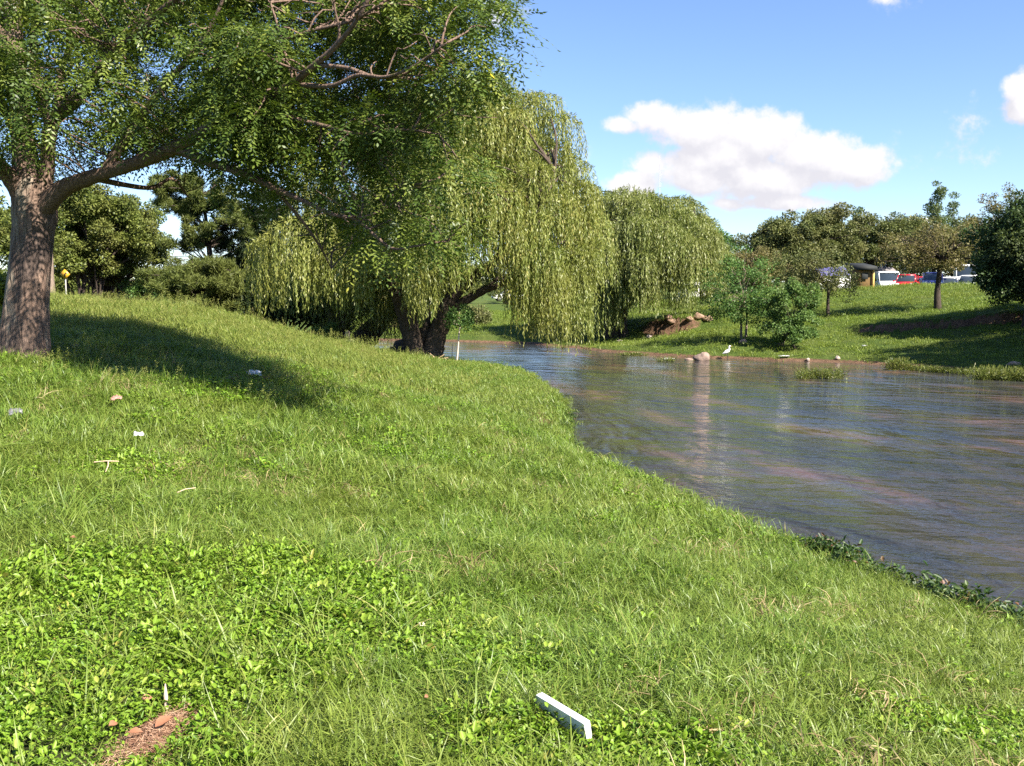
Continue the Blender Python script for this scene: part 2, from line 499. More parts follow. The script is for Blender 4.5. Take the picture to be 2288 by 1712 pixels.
# ------------------------------------------------------------------ river
def water_mat():
    m, nt, out = new_mat('muddy_river_water')
    p = wpos(nt)
    rot = N(nt, 'ShaderNodeMapping'); rot.inputs['Rotation'].default_value = (0, 0, math.radians(18))
    nt.links.new(p, rot.inputs[0])
    fl = N(nt, 'ShaderNodeMapping'); fl.inputs['Rotation'].default_value = (0, 0, math.radians(-12)); nt.links.new(p, fl.inputs[0])
    v = scaled(nt, fl.outputs[0], (1.0, .34, 1))
    silt = noise(nt, .42, 5, .6, v, .25)
    col = ramp(nt, [(.36, (.026, .029, .031)), (.54, (.046, .041, .037)), (.64, (.10, .062, .050)), (.77, (.17, .108, .088))], silt).outputs[0]
    b = N(nt, 'ShaderNodeBsdfPrincipled')
    b.inputs['Roughness'].default_value = .03; b.inputs['IOR'].default_value = 1.36
    nt.links.new(col, b.inputs['Base Color'])
    v2 = scaled(nt, rot.outputs[0], (.6, 1.4, 1))
    v3 = scaled(nt, rot.outputs[0], (.9, 1.3, 1))
    w1 = noise(nt, 1.0, 4, .55, v2, .5)
    w2 = noise(nt, 3.2, 4, .6, v3, .3)
    w3 = noise(nt, .35, 4, .6, v, .3)
    w0 = noise(nt, .5, 2, .5, v2, .2)
    w4 = noise(nt, 11.0, 4, .6, v3, .2)
    calm = ramp(nt, [(.30, (.3,) * 3), (.70, (1.2,) * 3)], w3).outputs[0]
    h = math_(nt, 'ADD', math_(nt, 'MULTIPLY', w1, .23), math_(nt, 'MULTIPLY', w2, .10))
    h = math_(nt, 'ADD', h, math_(nt, 'MULTIPLY', w4, .011))
    h = math_(nt, 'ADD', h, math_(nt, 'MULTIPLY', w0, .32))
    sy = N(nt, 'ShaderNodeSeparateXYZ'); nt.links.new(p, sy.inputs[0])
    reach = ramp(nt, [(0, (1, 1, 1)), (1, (.15,) * 3)], math_(nt, 'DIVIDE', math_(nt, 'SUBTRACT', sy.outputs['Y'], 17.0), 24.0)).outputs[0]   # shallow riffle near, smooth pool beyond
    h = math_(nt, 'MULTIPLY', math_(nt, 'MULTIPLY', h, calm), reach)
    bn = N(nt, 'ShaderNodeBump'); bn.inputs['Strength'].default_value = 1.0; bn.inputs['Distance'].default_value = 1.0
    nt.links.new(h, bn.inputs['Height']); nt.links.new(bn.outputs[0], b.inputs['Normal'])
    nt.links.new(b.outputs[0], out.inputs[0])
    return m
wx = np.linspace(-140, 140, 60); wy = np.linspace(-120, 120, 60)
WX, WY = np.meshgrid(wx, wy); wi = np.arange(3600).reshape(60, 60)
river = mk('river_water', np.stack([WX, WY, np.zeros_like(WX)], -1).reshape(-1, 3),
           [np.stack([wi[:-1, :-1], wi[:-1, 1:], wi[1:, 1:], wi[1:, :-1]], -1).reshape(-1, 4)], water_mat(), smooth=True)
tag(river, 'brown rippled river bending left', None, None, 'structure')
# ------------------------------------------------------------------ leaf materials
M_CHINA = leaf_mat('feathery_leaf', [(0, (.030, .056, .010)), (.45, (.070, .110, .018)), (.85, (.150, .185, .030)), (.988, (.20, .215, .04)), (1, (.45, .36, .02))], .2, spec=.28, rough=.42)
M_WILLOW = leaf_mat('willow_leaf', [(0, (.10, .135, .025)), (.5, (.19, .225, .048)), (.9, (.28, .29, .08)), (1, (.33, .29, .08))], .28, patch=((.225, .215, .045), .5), patch_scale=.45)
M_WILLOW2 = leaf_mat('far_willow_leaf', [(0, (.105, .14, .028)), (.5, (.18, .215, .052)), (1, (.27, .28, .09))], .26, patch=((.15, .16, .05), .5), patch_scale=.4)
M_PINE = leaf_mat('pine_needle', [(0, (.055, .075, .018)), (.6, (.10, .125, .03)), (1, (.16, .175, .05))], .2, patch=((.13, .14, .035), .4), spec=.15)
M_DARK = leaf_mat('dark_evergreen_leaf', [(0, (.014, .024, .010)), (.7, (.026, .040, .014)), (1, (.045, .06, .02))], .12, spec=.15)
M_ROUND = leaf_mat('broad_tree_leaf', [(0, (.055, .078, .018)), (.5, (.105, .135, .028)), (1, (.165, .185, .042))], .2, patch=((.17, .135, .05), .35), patch_scale=.5, spec=.15)
M_OLIVE = leaf_mat('olive_acacia_leaf', [(0, (0.068, 0.088, 0.030)), (.5, (0.108, 0.128, 0.043)), (1, (0.176, 0.182, 0.068))], .22, patch=((0.149, 0.128, 0.054), .55), patch_scale=.25, spec=.15)
M_BROWN = leaf_mat('thin_brownish_leaf', [(0, (0.088, 0.088, 0.035)), (.5, (0.149, 0.142, 0.051)), (1, (0.230, 0.203, 0.081))], .25, patch=((0.162, 0.115, 0.061), .6), patch_scale=.6, spec=.15)
M_GREEN = leaf_mat('fresh_green_leaf', [(0, (0.043, 0.095, 0.024)), (.5, (0.081, 0.155, 0.038)), (1, (0.149, 0.230, 0.068))], .3, spec=.15)
M_BUSH = leaf_mat('riverside_bush_leaf', [(0, (0.047, 0.095, 0.027)), (.5, (0.095, 0.162, 0.041)), (1, (0.176, 0.243, 0.081))], .3, spec=.15)
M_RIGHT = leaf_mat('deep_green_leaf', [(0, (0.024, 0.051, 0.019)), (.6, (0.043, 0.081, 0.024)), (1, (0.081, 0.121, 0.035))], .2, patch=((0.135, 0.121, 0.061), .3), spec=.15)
M_LIME = leaf_mat('lime_shrub_leaf', [(0, (.08, .13, .012)), (.5, (.17, .21, .02)), (1, (.30, .28, .03))], .35)
M_POPLAR = leaf_mat('poplar_leaf', [(0, (0.068, 0.101, 0.041)), (.5, (0.115, 0.155, 0.061)), (1, (0.203, 0.230, 0.108))], .25, spec=.15)
M_RUSH = leaf_mat('water_weed_leaf', [(0, (.07, .10, .018)), (.5, (.13, .16, .03)), (1, (.21, .21, .06))], .3)
M_WEED = leaf_mat('dark_bank_weed_leaf', [(0, (.020, .045, .012)), (.5, (.045, .085, .02)), (.9, (.08, .12, .03)), (1, (.16, .06, .04))], .3)
B_BIG = bark_mat('reddish_grey_bark', (.085, .055, .042), (.315, .215, .16), (.40, .39, .30), 2.2, 1.0, stain=(.07, .055, .05))
B_LIMB = bark_mat('limb_bark', (.10, .065, .048), (.28, .19, .14), None, 5, .5)
B_WIL = bark_mat('dark_willow_bark', (.045, .034, .026), (.13, .095, .07), None, 2.0, .8)
B_DARK = bark_mat('dark_bark', (.035, .027, .022), (.09, .068, .052), None, 2.5, .5)
B_PALE = bark_mat('pale_brown_bark', (.16, .12, .09), (.32, .25, .19), None, 4, .4)

def ground_z(x, y): return float(H(np.array([x]), np.array([y]))[0])

# ------------------------------------------------------------------ generic trees
def crown_points(centers, radii, per, flat=.75, shell=.55):
    """leaf origins in uneven clumps: returns points and outward directions"""
    Pn = []; D = []; 
    for c, r, n in zip(centers, radii, per):
        d = rand_dirs(n)
        rr = r * rng.uniform(0, 1, n) ** shell
        off = d * rr[:, None]; off[:, 2] *= flat
        Pn.append(c + off); D.append(d)
    return np.concatenate(Pn), np.concatenate(D)

def clumps(center, half, k, shell=.45, bottom=-.8, seed=None):
    """clump centres through an ellipsoid, more of them near its surface"""
    c = []
    while len(c) < k:
        d = rand_dirs(1)[0]
        if d[2] < bottom: continue
        r = rng.uniform(.15, 1) ** shell
        lump = 1 + .22 * math.sin(3 * math.atan2(d[1], d[0]) + center[0]) * (1 - abs(d[2])) + rng.normal(0, .07)
        c.append(np.asarray(center) + d * r * lump * np.asarray(half))
    return np.array(c)

def limb(mb, a, b, r0, r1, k=6, n=7, sag=.12, j=.05):
    a = np.asarray(a, float); b = np.asarray(b, float)
    L = np.linalg.norm(b - a)
    m1 = a + (b - a) * .35 + np.array([0, 0, L * sag]) + rng.normal(0, L * j, 3)
    m2 = a + (b - a) * .7 + np.array([0, 0, L * sag * .8]) + rng.normal(0, L * j, 3)
    pts, rad = smooth_path([a, m1, m2, b], [r0, r0 * .7 + r1 * .3, r0 * .4 + r1 * .6, r1], n)
    V, p = tube(pts, rad, k, .04)
    mb.add(V, *p)

def tree(name, label, base, trunk_r, fork, lobes, leaf, bark, leafL=.16, leafW=.09, per=90, clump_r=.55, group=None, cat='tree',
         stems=None, droop=.2, flat=.65, limbs_to=28, upbias=.85, part='crown', lean=(0, 0), fork_r=.6):
    """lobes: list of (centre, half sizes, number of clumps)"""
    base = np.asarray(base, float)
    root = empty(name, base, label, cat, group)
    tb = MB()
    cents = np.concatenate([clumps(c, h, int(k * 1.25)) for c, h, k in lobes])
    top = np.asarray(lobes[0][0], float)
    stems = stems or [(0, 0)]
    forks = []
    for sx, sy in stems:
        b = base + np.array([sx, sy, -.25]); f = base + np.array([sx * 1.5 + lean[0], sy * 1.5 + lean[1], fork])
        pts, rad = smooth_path([b, b * .5 + f * .5 + rng.normal(0, .04, 3), f], [trunk_r * 1.35, trunk_r * .95, trunk_r * .75], 9)
        V, p = tube(pts, rad, 9, .05); tb.add(V, *p)
        t2 = f + (top - f) * .75 + rng.normal(0, .15, 3)
        pts, rad = smooth_path([f, f * .5 + t2 * .5 + rng.normal(0, .12, 3), t2], [trunk_r * .75, trunk_r * .45, trunk_r * .1], 8)
        V, p = tube(pts, rad, 7, .04); tb.add(V, *p)
        forks.append((f, pts))
    sel = rng.permutation(len(cents))[:limbs_to]
    for i in sel:
        f, pts = forks[rng.integers(len(forks))]
        a = pts[min(len(pts) - 2, int(rng.uniform(0, .7) * len(pts)))]
        limb(tb, a, cents[i], trunk_r * rng.uniform(.22, .38) * fork_r / .6, trunk_r * .05 + .006, 5, 6)
    tb.build('trunk', bark, root, True, attr=False)
    radii = clump_r * rng.uniform(.6, 1.35, len(cents))
    n = np.maximum(12, (per * 1.75 * (radii / clump_r) ** 2).astype(int))
    Pn, D = crown_points(cents, radii, n, flat, .42)
    m = len(Pn)
    d = norm(D * .7 + rand_dirs(m) * .7 + np.array([0, 0, -droop]))
    nn = norm(D * .5 + rand_dirs(m) * .8 + np.array([0, 0, upbias]))
    V, Qd = leaf_quads(Pn, d, nn, rng.uniform(.65, 1.3, m) * leafL * .95, rng.uniform(.7, 1.3, m) * leafW * .95)
    tint = np.repeat(rng.uniform(-.18, .18, len(cents)), n)
    rnd = np.clip(rng.uniform(0, 1, m) * .7 + .15 + tint, 0, 1)
    mk(part, V, [Qd], leaf, root, False, {'rnd': np.repeat(rnd, 4)})
    return root

# ------------------------------------------------------------------ willows
def willow(label, base, stems, cen, half, ztop, tufts, strands, leaf, bark, L=(1.2, 3.4), leafL=.13, leafW=.028, step=.085, zmin=None, group='weeping willows along the river', extra=None, wind=(.0, .0), block=None):
    base = np.asarray(base, float); cen = np.asarray(cen, float)
    root = empty('weeping_willow', base, label, 'tree', group)
    tb = MB(); tips = []
    for st in stems:
        pts = np.array([s[:3] for s in st]); rad = np.array([s[3] for s in st])
        pp, rr = smooth_path(pts, rad, 6 * len(pts))
        V, p = tube(pp, rr, 11, .06); tb.add(V, *p)
        tips.append(pp[len(pp) // 2:])
    tips = np.concatenate(tips)
    anchors = []
    for i in range(tufts):
        a = rng.uniform(0, 2 * np.pi); rho = rng.uniform(.05, 1) ** .55
        lump = 1 + .13 * math.sin(4 * a + 1.3) + .09 * math.sin(7 * a + .4)
        zt = ztop * (1 - .42 * rho ** 2.6) - abs(rng.normal(0, .5)) - (rng.uniform(0, 3.2) if rng.random() < .45 else 0)
        anchors.append((cen[0] + math.cos(a) * rho * half[0] * lump, cen[1] + math.sin(a) * rho * half[1] * lump, zt, a, rho))
    for e in (extra or []): anchors.append(e)
    LP = []; LD = []; LN = []; RN = []
    for (ax_, ay, az, a, rho) in anchors:
        A = np.array([ax_, ay, az])
        j = np.argmin(np.linalg.norm(tips - A, axis=1) + 2.0 * np.maximum(0, tips[:, 2] - az + .5))
        limb(tb, tips[j], A, .05, .012, 5, 8, .18, .05)
        out = np.array([math.cos(a), math.sin(a), 0])
        ns = int(strands * rng.uniform(.7, 1.5) * 2.2)
        tint = rng.uniform(-.2, .2)
        Lt = rng.uniform(*L); gz0 = ground_z(ax_, ay) if zmin is None else zmin
        dome = rng.uniform(.55, .95)
        for s in range(ns):
            # strands spring from a small rounded crown of twigs and spill over its rim
            ph = rng.uniform(0, 2 * np.pi); r_ = dome * rng.uniform(0, 1) ** .5
            rim = np.array([math.cos(ph), math.sin(ph), 0])
            o = A + rim * r_ + np.array([0, 0, .30 * dome - .55 * r_ * r_ / dome + rng.normal(0, .06)])
            o2 = rim * rng.uniform(.15, .5) * (.3 + r_ / dome) + out * rng.uniform(.05, .35)
            ln = Lt * rng.uniform(.55, 1.15)
            lo = gz0 + rng.uniform(.2, 1.6)
            bz = block(o + o2 * .5) if block is not None else None
            if bz is not None: lo = max(lo, bz + rng.normal(0, .35))
            ln = max(.5, min(ln, o[2] - lo))
            n = max(4, int(ln / step))
            t = np.linspace(0, 1, n)
            hor = np.minimum(1, (t * ln / .9)) ** .7 * .55
            path = o + np.outer(hor, o2) + np.outer(t * t, [wind[0] * ln, wind[1] * ln, 0])
            path[:, 2] += .12 * np.sin(np.clip(t * ln / .8, 0, 1) * np.pi) - (np.maximum(0, t * ln - .25))
            path[:, :2] += (np.cumsum(rng.normal(0, .012, (n, 2)), axis=0))
            dr = np.gradient(path, axis=0)
            LP.append(path); 
            d = norm(dr) * .9 + rand_dirs(n) * .55 + np.array([0, 0, -.25]); LD.append(d)
            LN.append(rand_dirs(n) * .9 + rim * .9 * r_ / dome + np.array([0, 0, .35])); RN.append(np.clip(rng.uniform(.1, .9, n) + tint, 0, 1))
    Pn = np.concatenate(LP); D = np.concatenate(LD); Nn = np.concatenate(LN); R = np.concatenate(RN)
    m = len(Pn)
    V, Qd = leaf_quads(Pn, D, Nn, rng.uniform(.7, 1.3, m) * leafL, rng.uniform(.7, 1.3, m) * leafW)
    tb.build('trunk', bark, root, True, attr=False)
    mk('hanging_foliage', V, [Qd], leaf, root, False, {'rnd': np.repeat(R, 4)})
    print('willow leaves', m)
    return root

def px_stem(lst, dz=0):
    return [(*P(x, y, d), w * .5 / F * d) for x, y, d, w in lst]

# large willow on the near bank
WB = T(950, 805); dW = 39.0
WB = onG(*P(950, 804, dW)[:2])
st = [px_stem([(938, 812, 39, 56), (922, 760, 39, 42), (905, 700, 38.9, 40), (885, 650, 38.8, 31), (868, 600, 38.7, 24), (845, 540, 38.4, 18), (800, 460, 38, 12), (760, 380, 37.6, 7)]),
      px_stem([(962, 814, 39, 58), (976, 750, 39, 40), (990, 700, 39, 33), (1018, 655, 39, 30), (1065, 615, 38.8, 24), (1130, 560, 38.2, 17), (1200, 470, 37.6, 10), (1240, 380, 37.2, 6)]),
      px_stem([(950, 814, 39.3, 40), (952, 700, 39.4, 20), (965, 600, 39.6, 36), (1000, 480, 39.8, 28), (1040, 350, 40, 18), (1080, 240, 40, 10), (1090, 190, 40, 5)]),
      px_stem([(965, 800, 39.2, 36), (1000, 690, 40, 22), (1020, 600, 41, 24), (1030, 480, 42, 18), (1060, 360, 42.5, 12), (1120, 280, 42.6, 6)]),
      px_stem([(985, 740, 39, 34), (1015, 690, 39, 22), (1080, 650, 38.6, 17), (1110, 640, 38.4, 12), (1180, 610, 38, 8)])]
cW = P(985, 500, 40)
ex = []
for (px, py, d, a) in [(1090, 185, 40, 1), (1060, 200, 39, 3), (1130, 215, 39.5, .3), (1180, 225, 39, .2), (1205, 228, 39, .1), (1240, 268, 39, 0), (1040, 190, 39.5, 3), (1110, 180, 39, 2), (1150, 260, 38, 5), (1010, 240, 39, 4), (970, 300, 38, 4),
                       (1272, 375, 39, 0), (1296, 420, 39.5, 0), (1312, 490, 39.5, .1), (1308, 545, 39, 0), (1290, 565, 38.5, 6), (1262, 610, 38.5, 6), (1272, 640, 39, 0), (1245, 330, 39, 0), (1230, 620, 38, 5.5), (1215, 560, 37, 5.3),
                       (1180, 480, 36.6, 5), (1120, 430, 36.2, 4.9), (1200, 380, 37, 5.2), (1240, 450, 37.3, 5.4), (1050, 420, 36, 4.8), (655, 505, 36.5, 3.3), (600, 545, 37, 3.1),
                       (985, 560, 36.5, 4.6), (950, 570, 36.5, 4.6), (1015, 560, 36.4, 4.7), (930, 600, 37, 4.4), (890, 640, 42, 3), (800, 560, 37, 4), (760, 550, 36.8, 3.8)]:
    p = P(px, py, d); ex.append((p[0], p[1], p[2], a, 1.0))
def stem_gap(q):
    """how low the fronds in front of the stems may hang"""
    if q[1] > 40.5: return None
    px = 1144 + q[0] / q[1] * F
    if 900 < px < 982: return P(940, 695, 38)[2]
    if 836 < px < 1092: return P(1020, 632, 38)[2]
    return None
willow('large pale weeping willow with several dark stems beside the thin planted sapling', WB, st, cW, (5.1, 4.6), 11.0, 110, 36, M_WILLOW, B_WIL, (1.3, 3.2), .155, .034, .066, extra=ex, block=stem_gap)

# willow farther along the near bank, leaning trunk
b2 = onG(*P(812, 772, 45)[:2])
st2 = [px_stem([(800, 780, 45, 60), (822, 750, 45, 52), (850, 715, 45, 40), (868, 680, 45, 28), (850, 600, 45, 18), (800, 520, 45, 10)]),
       px_stem([(770, 778, 46, 40), (752, 730, 46, 36), (745, 660, 46, 26), (760, 560, 46.5, 14), (790, 500, 47, 8)]),
       px_stem([(850, 715, 45, 30), (890, 690, 45, 18), (930, 640, 45, 9)])]
ex2 = []
for (px, py, d, a) in [(900, 560, 44, 5), (870, 600, 43.5, 5), (850, 640, 43.5, 4.7), (830, 600, 43.5, 4.6), (800, 560, 43.5, 4.5), (770, 590, 43.5, 4.4), (740, 560, 44, 4), (720, 580, 44, 3.6), (880, 650, 44, 5), (910, 620, 44, 5.2), (860, 540, 44, 5), (780, 640, 44, 4.5), (825, 655, 43.6, 4.6)]:
    p = P(px, py, d); ex2.append((p[0], p[1], p[2], a, 1.0))
willow('shaded weeping willow with a leaning trunk, its curtain just left of the large willow stems', b2, st2, P(815, 560, 46), (3.2, 3.2), 7.3, 40, 24, M_WILLOW, B_WIL, (1.4, 3.0), .16, .036, .076, extra=ex2)

# willow on the far bank
b3 = onG(*P(1382, 755, 59)[:2])
st3 = [px_stem([(1392, 760, 59, 30), (1390, 720, 59, 22), (1400, 660, 59, 19), (1420, 580, 59, 14), (1440, 500, 59, 9), (1430, 450, 59, 4)]),
       px_stem([(1368, 760, 59.2, 40), (1365, 710, 59.2, 30), (1362, 640, 59.4, 22), (1370, 560, 59.6, 15), (1385, 480, 60, 8), (1390, 440, 60, 4)]),
       px_stem([(1395, 690, 59, 15), (1450, 620, 58.6, 11), (1520, 550, 58, 8), (1560, 520, 57.6, 4)]),
       px_stem([(1365, 690, 59, 15), (1330, 610, 58.6, 10), (1310, 540, 58.3, 5)])]
ex3 = []
for (px, py, d, a) in [(1312, 445, 60, 4), (1330, 430, 60.5, 4), (1300, 500, 60, 3.5), (1350, 440, 60, 4), (1390, 435, 60, 4.5), (1440, 440, 59, 5), (1490, 460, 58, 5), (1530, 480, 57, 5.5), (1560, 500, 57, 5.8), (1590, 530, 57, 6), (1580, 560, 56.5, 5.8), (1320, 480, 60, 3.6),
                       (1540, 540, 56, 5.4), (1500, 520, 56, 5), (1450, 500, 55.6, 4.8), (1400, 500, 56, 4.6), (1360, 560, 56, 4.4), (1380, 600, 56, 4.5), (1410, 590, 55.6, 4.7), (1430, 620, 56, 4.8), (1340, 610, 57, 4), (1320, 600, 57.5, 3.5)]:
    p = P(px, py, d); ex3.append((p[0], p[1], p[2], a, 1.0))
willow('greyish green weeping willow standing on the far bank left of the broken earth scarp', b3, st3, P(1445, 560, 59), (3.9, 3.6), 9.1, 118, 28, M_WILLOW2, B_DARK, (1.2, 2.6), .20, .046, .088, extra=ex3)

# ------------------------------------------------------------------ the big foreground tree
def feather_tree():
    base = np.array(P(58, 795, 13.5)); base[2] = ground_z(base[0], base[1])
    root = empty('feathery_leaved_tree', base, 'big spreading tree with a thick reddish lichen-spotted trunk and feathery leaves', 'tree')
    def path(l): return np.array([P(x, y, d) for x, y, d, w in l]), np.array([w * .5 / F * d for x, y, d, w in l])
    tr = [(50, 830, 13.5, 150), (52, 795, 13.5, 118), (56, 760, 13.5, 106), (60, 690, 13.5, 94), (66, 610, 13.5, 86), (74, 530, 13.5, 84), (78, 475, 13.5, 92), (72, 430, 13.5, 84), (62, 385, 13.5, 60),
          (54, 330, 13.5, 49), (46, 250, 13.6, 42), (38, 160, 13.7, 38), (31, 80, 13.8, 36), (24, -40, 13.9, 31), (20, -200, 14, 22), (10, -380, 14, 10)]
    pts, rad = path(tr); pp, rr = smooth_path(pts, rad, 70)
    ang0 = rng.uniform(0, 6.28, 3)
    def fl(t, a):
        low = max(0, 1 - t / .12)
        return 1 + .05 * np.sin(3 * a + ang0[0] + t * 3) + .035 * np.sin(7 * a + ang0[1] - t * 9) + low * .16 * np.sin(4 * a + ang0[2]) + rng.normal(0, .012, len(a))
    V, p = tube(pp, rr, 40, .0, flute=fl)
    tb = MB(); tb.add(V, *p); tb.build('trunk', B_BIG, root, True, attr=False)
    limbs = [
        [(60, 450, 13.5, 50), (15, 388, 13.3, 36), (-30, 350, 13, 29), (-100, 300, 12.6, 22), (-190, 220, 12.3, 12), (-260, 120, 12, 6)],
        [(36, 130, 13.7, 26), (0, 70, 13.5, 19), (-50, 20, 13.2, 14), (-120, -80, 13, 8)],
        [(50, 330, 13.5, 26), (10, 240, 13.8, 20), (-20, 190, 14.2, 15), (-70, 120, 14.8, 8)],
        [(92, 455, 13.4, 48), (104, 385, 13.4, 31), (110, 310, 13.35, 30), (122, 262, 13.3, 34), (168, 222, 13.2, 33), (212, 168, 13.1, 28), (262, 110, 13, 21), (330, 50, 12.8, 16), (420, -30, 12.5, 11), (520, -140, 12.2, 6)],
        [(118, 285, 13.3, 24), (98, 235, 13.6, 22), (84, 190, 13.8, 19), (72, 110, 14.1, 15), (85, 20, 14.4, 11), (110, -80, 14.7, 7)],
        [(128, 270, 13.3, 18), (132, 200, 13.7, 16), (150, 120, 14.3, 13), (200, 30, 15, 10), (240, -80, 15.5, 6)],
        [(98, 462, 13.4, 46), (148, 418, 13.2, 37), (215, 393, 12.9, 32), (290, 369, 12.6, 29), (370, 340, 12.2, 31), (430, 310, 11.9, 28), (490, 272, 11.6, 25), (570, 238, 11.3, 22), (640, 196, 11, 18), (700, 148, 10.7, 15), (748, 106, 10.5, 12), (800, 40, 10.2, 9), (850, -60, 10, 6)],
        [(232, 390, 12.8, 27), (268, 330, 12.7, 24), (312, 268, 12.6, 20), (360, 200, 12.3, 16), (430, 120, 12, 12), (480, 40, 11.8, 8), (520, -60, 11.6, 5)],
        [(395, 332, 12.1, 24), (465, 362, 11.8, 20), (540, 386, 11.6, 17), (612, 420, 11.4, 14), (680, 450, 11.2, 10), (745, 480, 11.0, 8.5), (795, 490, 10.9, 8), (842, 530, 10.8, 7), (880, 556, 10.7, 6), (930, 550, 10.6, 5), (1002, 538, 10.5, 3.5)],
        [(790, 489, 10.9, 6.5), (830, 480, 10.8, 6), (878, 456, 10.7, 5), (928, 414, 10.6, 3.5)],
        [(662, 190, 11, 13), (740, 192, 10.6, 10), (800, 168, 10.4, 9), (860, 172, 10.2, 7.5), (920, 150, 10, 6), (1000, 95, 9.8, 3.5)],
        [(702, 146, 10.7, 10), (775, 152, 10.5, 9), (840, 172, 10.3, 7.5), (905, 165, 10.1, 6), (985, 105, 9.9, 3.5)],
        [(500, 150, 11.8, 12), (572, 102, 11.5, 11), (640, 88, 11.2, 9.5), (700, 68, 11, 8), (790, 45, 10.8, 7), (850, 10, 10.6, 4)],
        [(660, 192, 11, 9), (640, 130, 11.1, 7.5), (622, 62, 11.2, 6), (604, 6, 11.3, 4)],
        [(706, 148, 10.8, 8), (756, 86, 10.6, 6.5), (748, 20, 10.5, 5), (740, -40, 10.4, 4)],
        [(560, 243, 11.3, 15), (640, 262, 11.2, 11), (720, 280, 11.0, 9), (800, 300, 10.8, 7), (900, 290, 10.6, 5), (980, 300, 10.4, 3)],
        [(540, 386, 11.6, 11), (600, 360, 11.6, 9), (690, 350, 11.7, 7), (770, 352, 11.8, 5), (850, 380, 11.9, 3)],
        [(300, 366, 12.6, 20), (360, 300, 13.4, 16), (440, 240, 14.2, 13), (540, 180, 15, 10), (650, 120, 15.6, 7), (760, 60, 16, 4)],
        [(470, 280, 11.7, 16), (560, 290, 12.6, 12), (660, 300, 13.5, 9), (780, 290, 14.4, 7), (900, 260, 15.2, 4)],
        [(612, 420, 11.4, 9), (680, 500, 11.6, 7), (720, 560, 11.8, 5), (740, 600, 12, 3)],
        [(200, 398, 12.9, 14), (330, 420, 13.6, 10), (385, 400, 13.8, 7), (420, 440, 14, 4)],
    ]
    skel = [pp]; 
    for l in limbs:
        pts, rad = path(l); q, r = smooth_path(pts, rad, 7 * len(l))
        lb = MB(); V, p = tube(q, r, 12 if l[0][3] > 20 else 8, .04); lb.add(V, *p)
        skel.append(q)
        # short side twigs
        for _ in range(5):
            i = rng.integers(len(q) // 2, len(q) - 1)
            e = q[i] + (rand_dirs(1)[0] * [1, 1, .6] + [.25, -.1, .25]) * rng.uniform(.25, .7)
            limb(lb, q[i], e, min(r[i] * .6, .018), .004, 5, 6, .1, .08)
        lb.build('limb', B_LIMB, root, True, attr=False)
    S = np.concatenate(skel[1:] + [pp[40:]])
    # crown: clumps hung along a spreading, layered dome
    cl = []
    def inpoly(px, py, poly): return bool(inside(np.array([px], float), np.array([py], float), np.array(poly, float))[0])
    main = [(330, 310), (420, 335), (520, 378), (610, 415), (690, 462), (770, 520), (850, 555), (930, 558), (1000, 545), (1065, 515), (1060, 470), (1010, 430), (1040, 380), (1060, 350), (1000, 320), (940, 330), (960, 270), (1000, 200), (1060, 140),
            (1105, 105), (1090, 40), (1075, -60), (1030, -220), (850, -380), (500, -480), (150, -500), (-250, -380), (-420, -150), (-420, 60), (-200, 120), (-60, 160), (100, 40), (230, 60), (300, 130), (280, 230)]
    lower = [(-300, 150), (-250, 330), (-80, 380), (0, 330), (60, 350), (130, 320), (150, 400), (200, 380), (320, 330), (360, 260), (330, 120), (230, 60), (60, 60), (-100, 100)]
    def depth0(px): return 13.5 - 3.0 * np.clip(px / 1050, -.3, 1)
    while len(cl) < 520:
        px, py = rng.uniform(-420, 1120), rng.uniform(-520, 620)
        if not inpoly(px, py, main): continue
        edge = py > 330 or px > 900
        d = depth0(px) + (rng.uniform(-.5, 2.2) if edge else rng.uniform(.15, 4.8))
        if py < -60 and d < depth0(px) + 1.6: continue
        if py < -250 and px > 500: continue
        if 560 < px < 1000 and 70 < py < 320 and d < depth0(px) + .9: continue
        if py > 335 and rng.random() < (.80 if px > 640 else .5): continue
        if px > 940 and 190 < py < 335 and rng.random() < .85: continue
        if 80 < py < 330 and px < 620 and fbm(np.array([px / 95.]), np.array([py / 70.]), 8, 2)[0] < .42: continue
        cl.append((P(px, py, d), rng.uniform(.30, .55)))
    n0 = len(cl)
    while len(cl) < n0 + 120:
        px, py = rng.uniform(-300, 360), rng.uniform(40, 400)
        if not inpoly(px, py, lower): continue
        cl.append((P(px, py, 13.4 + rng.uniform(-1.8, 2.8)), rng.uniform(.24, .42)))
    for (px, py, d, r) in [(130, 290, 12.6, .3), (165, 300, 12.5, .3), (190, 330, 12.7, .25), (50, 120, 12.4, .35), (100, 140, 12.2, .35), (150, 120, 12.2, .35), (210, 130, 12, .35), (270, 180, 11.8, .4), (330, 110, 11.6, .4), (420, 80, 11, .4), (380, 160, 11.3, .4),
                           (1010, 515, 10.4, .24), (960, 500, 10.4, .26), (900, 480, 10.5, .24), (1040, 500, 10.3, .18), (1020, 350, 10.2, .2), (30, 230, 12.8, .3), (70, 250, 12.9, .25), (60, 350, 13.0, .2)]:
        cl.append((P(px, py, d), r))
    n1 = len(cl)
    while len(cl) < n1 + 85:
        px, py = rng.uniform(250, 640), rng.uniform(60, 330)
        if fbm(np.array([px / 60.]), np.array([py / 50.]), 21, 2)[0] < .47: continue
        cl.append((P(px, py, depth0(px) + rng.uniform(-1.3, .3)), rng.uniform(.24, .40)))
    n2 = len(cl)
    while len(cl) < n2 + 46:
        px, py = rng.uniform(20, 350), rng.uniform(-40, 230)
        if fbm(np.array([px / 60.]), np.array([py / 50.]), 33, 2)[0] < .45: continue
        cl.append((P(px, py, 12.5 + rng.uniform(-.6, .5)), rng.uniform(.24, .40)))
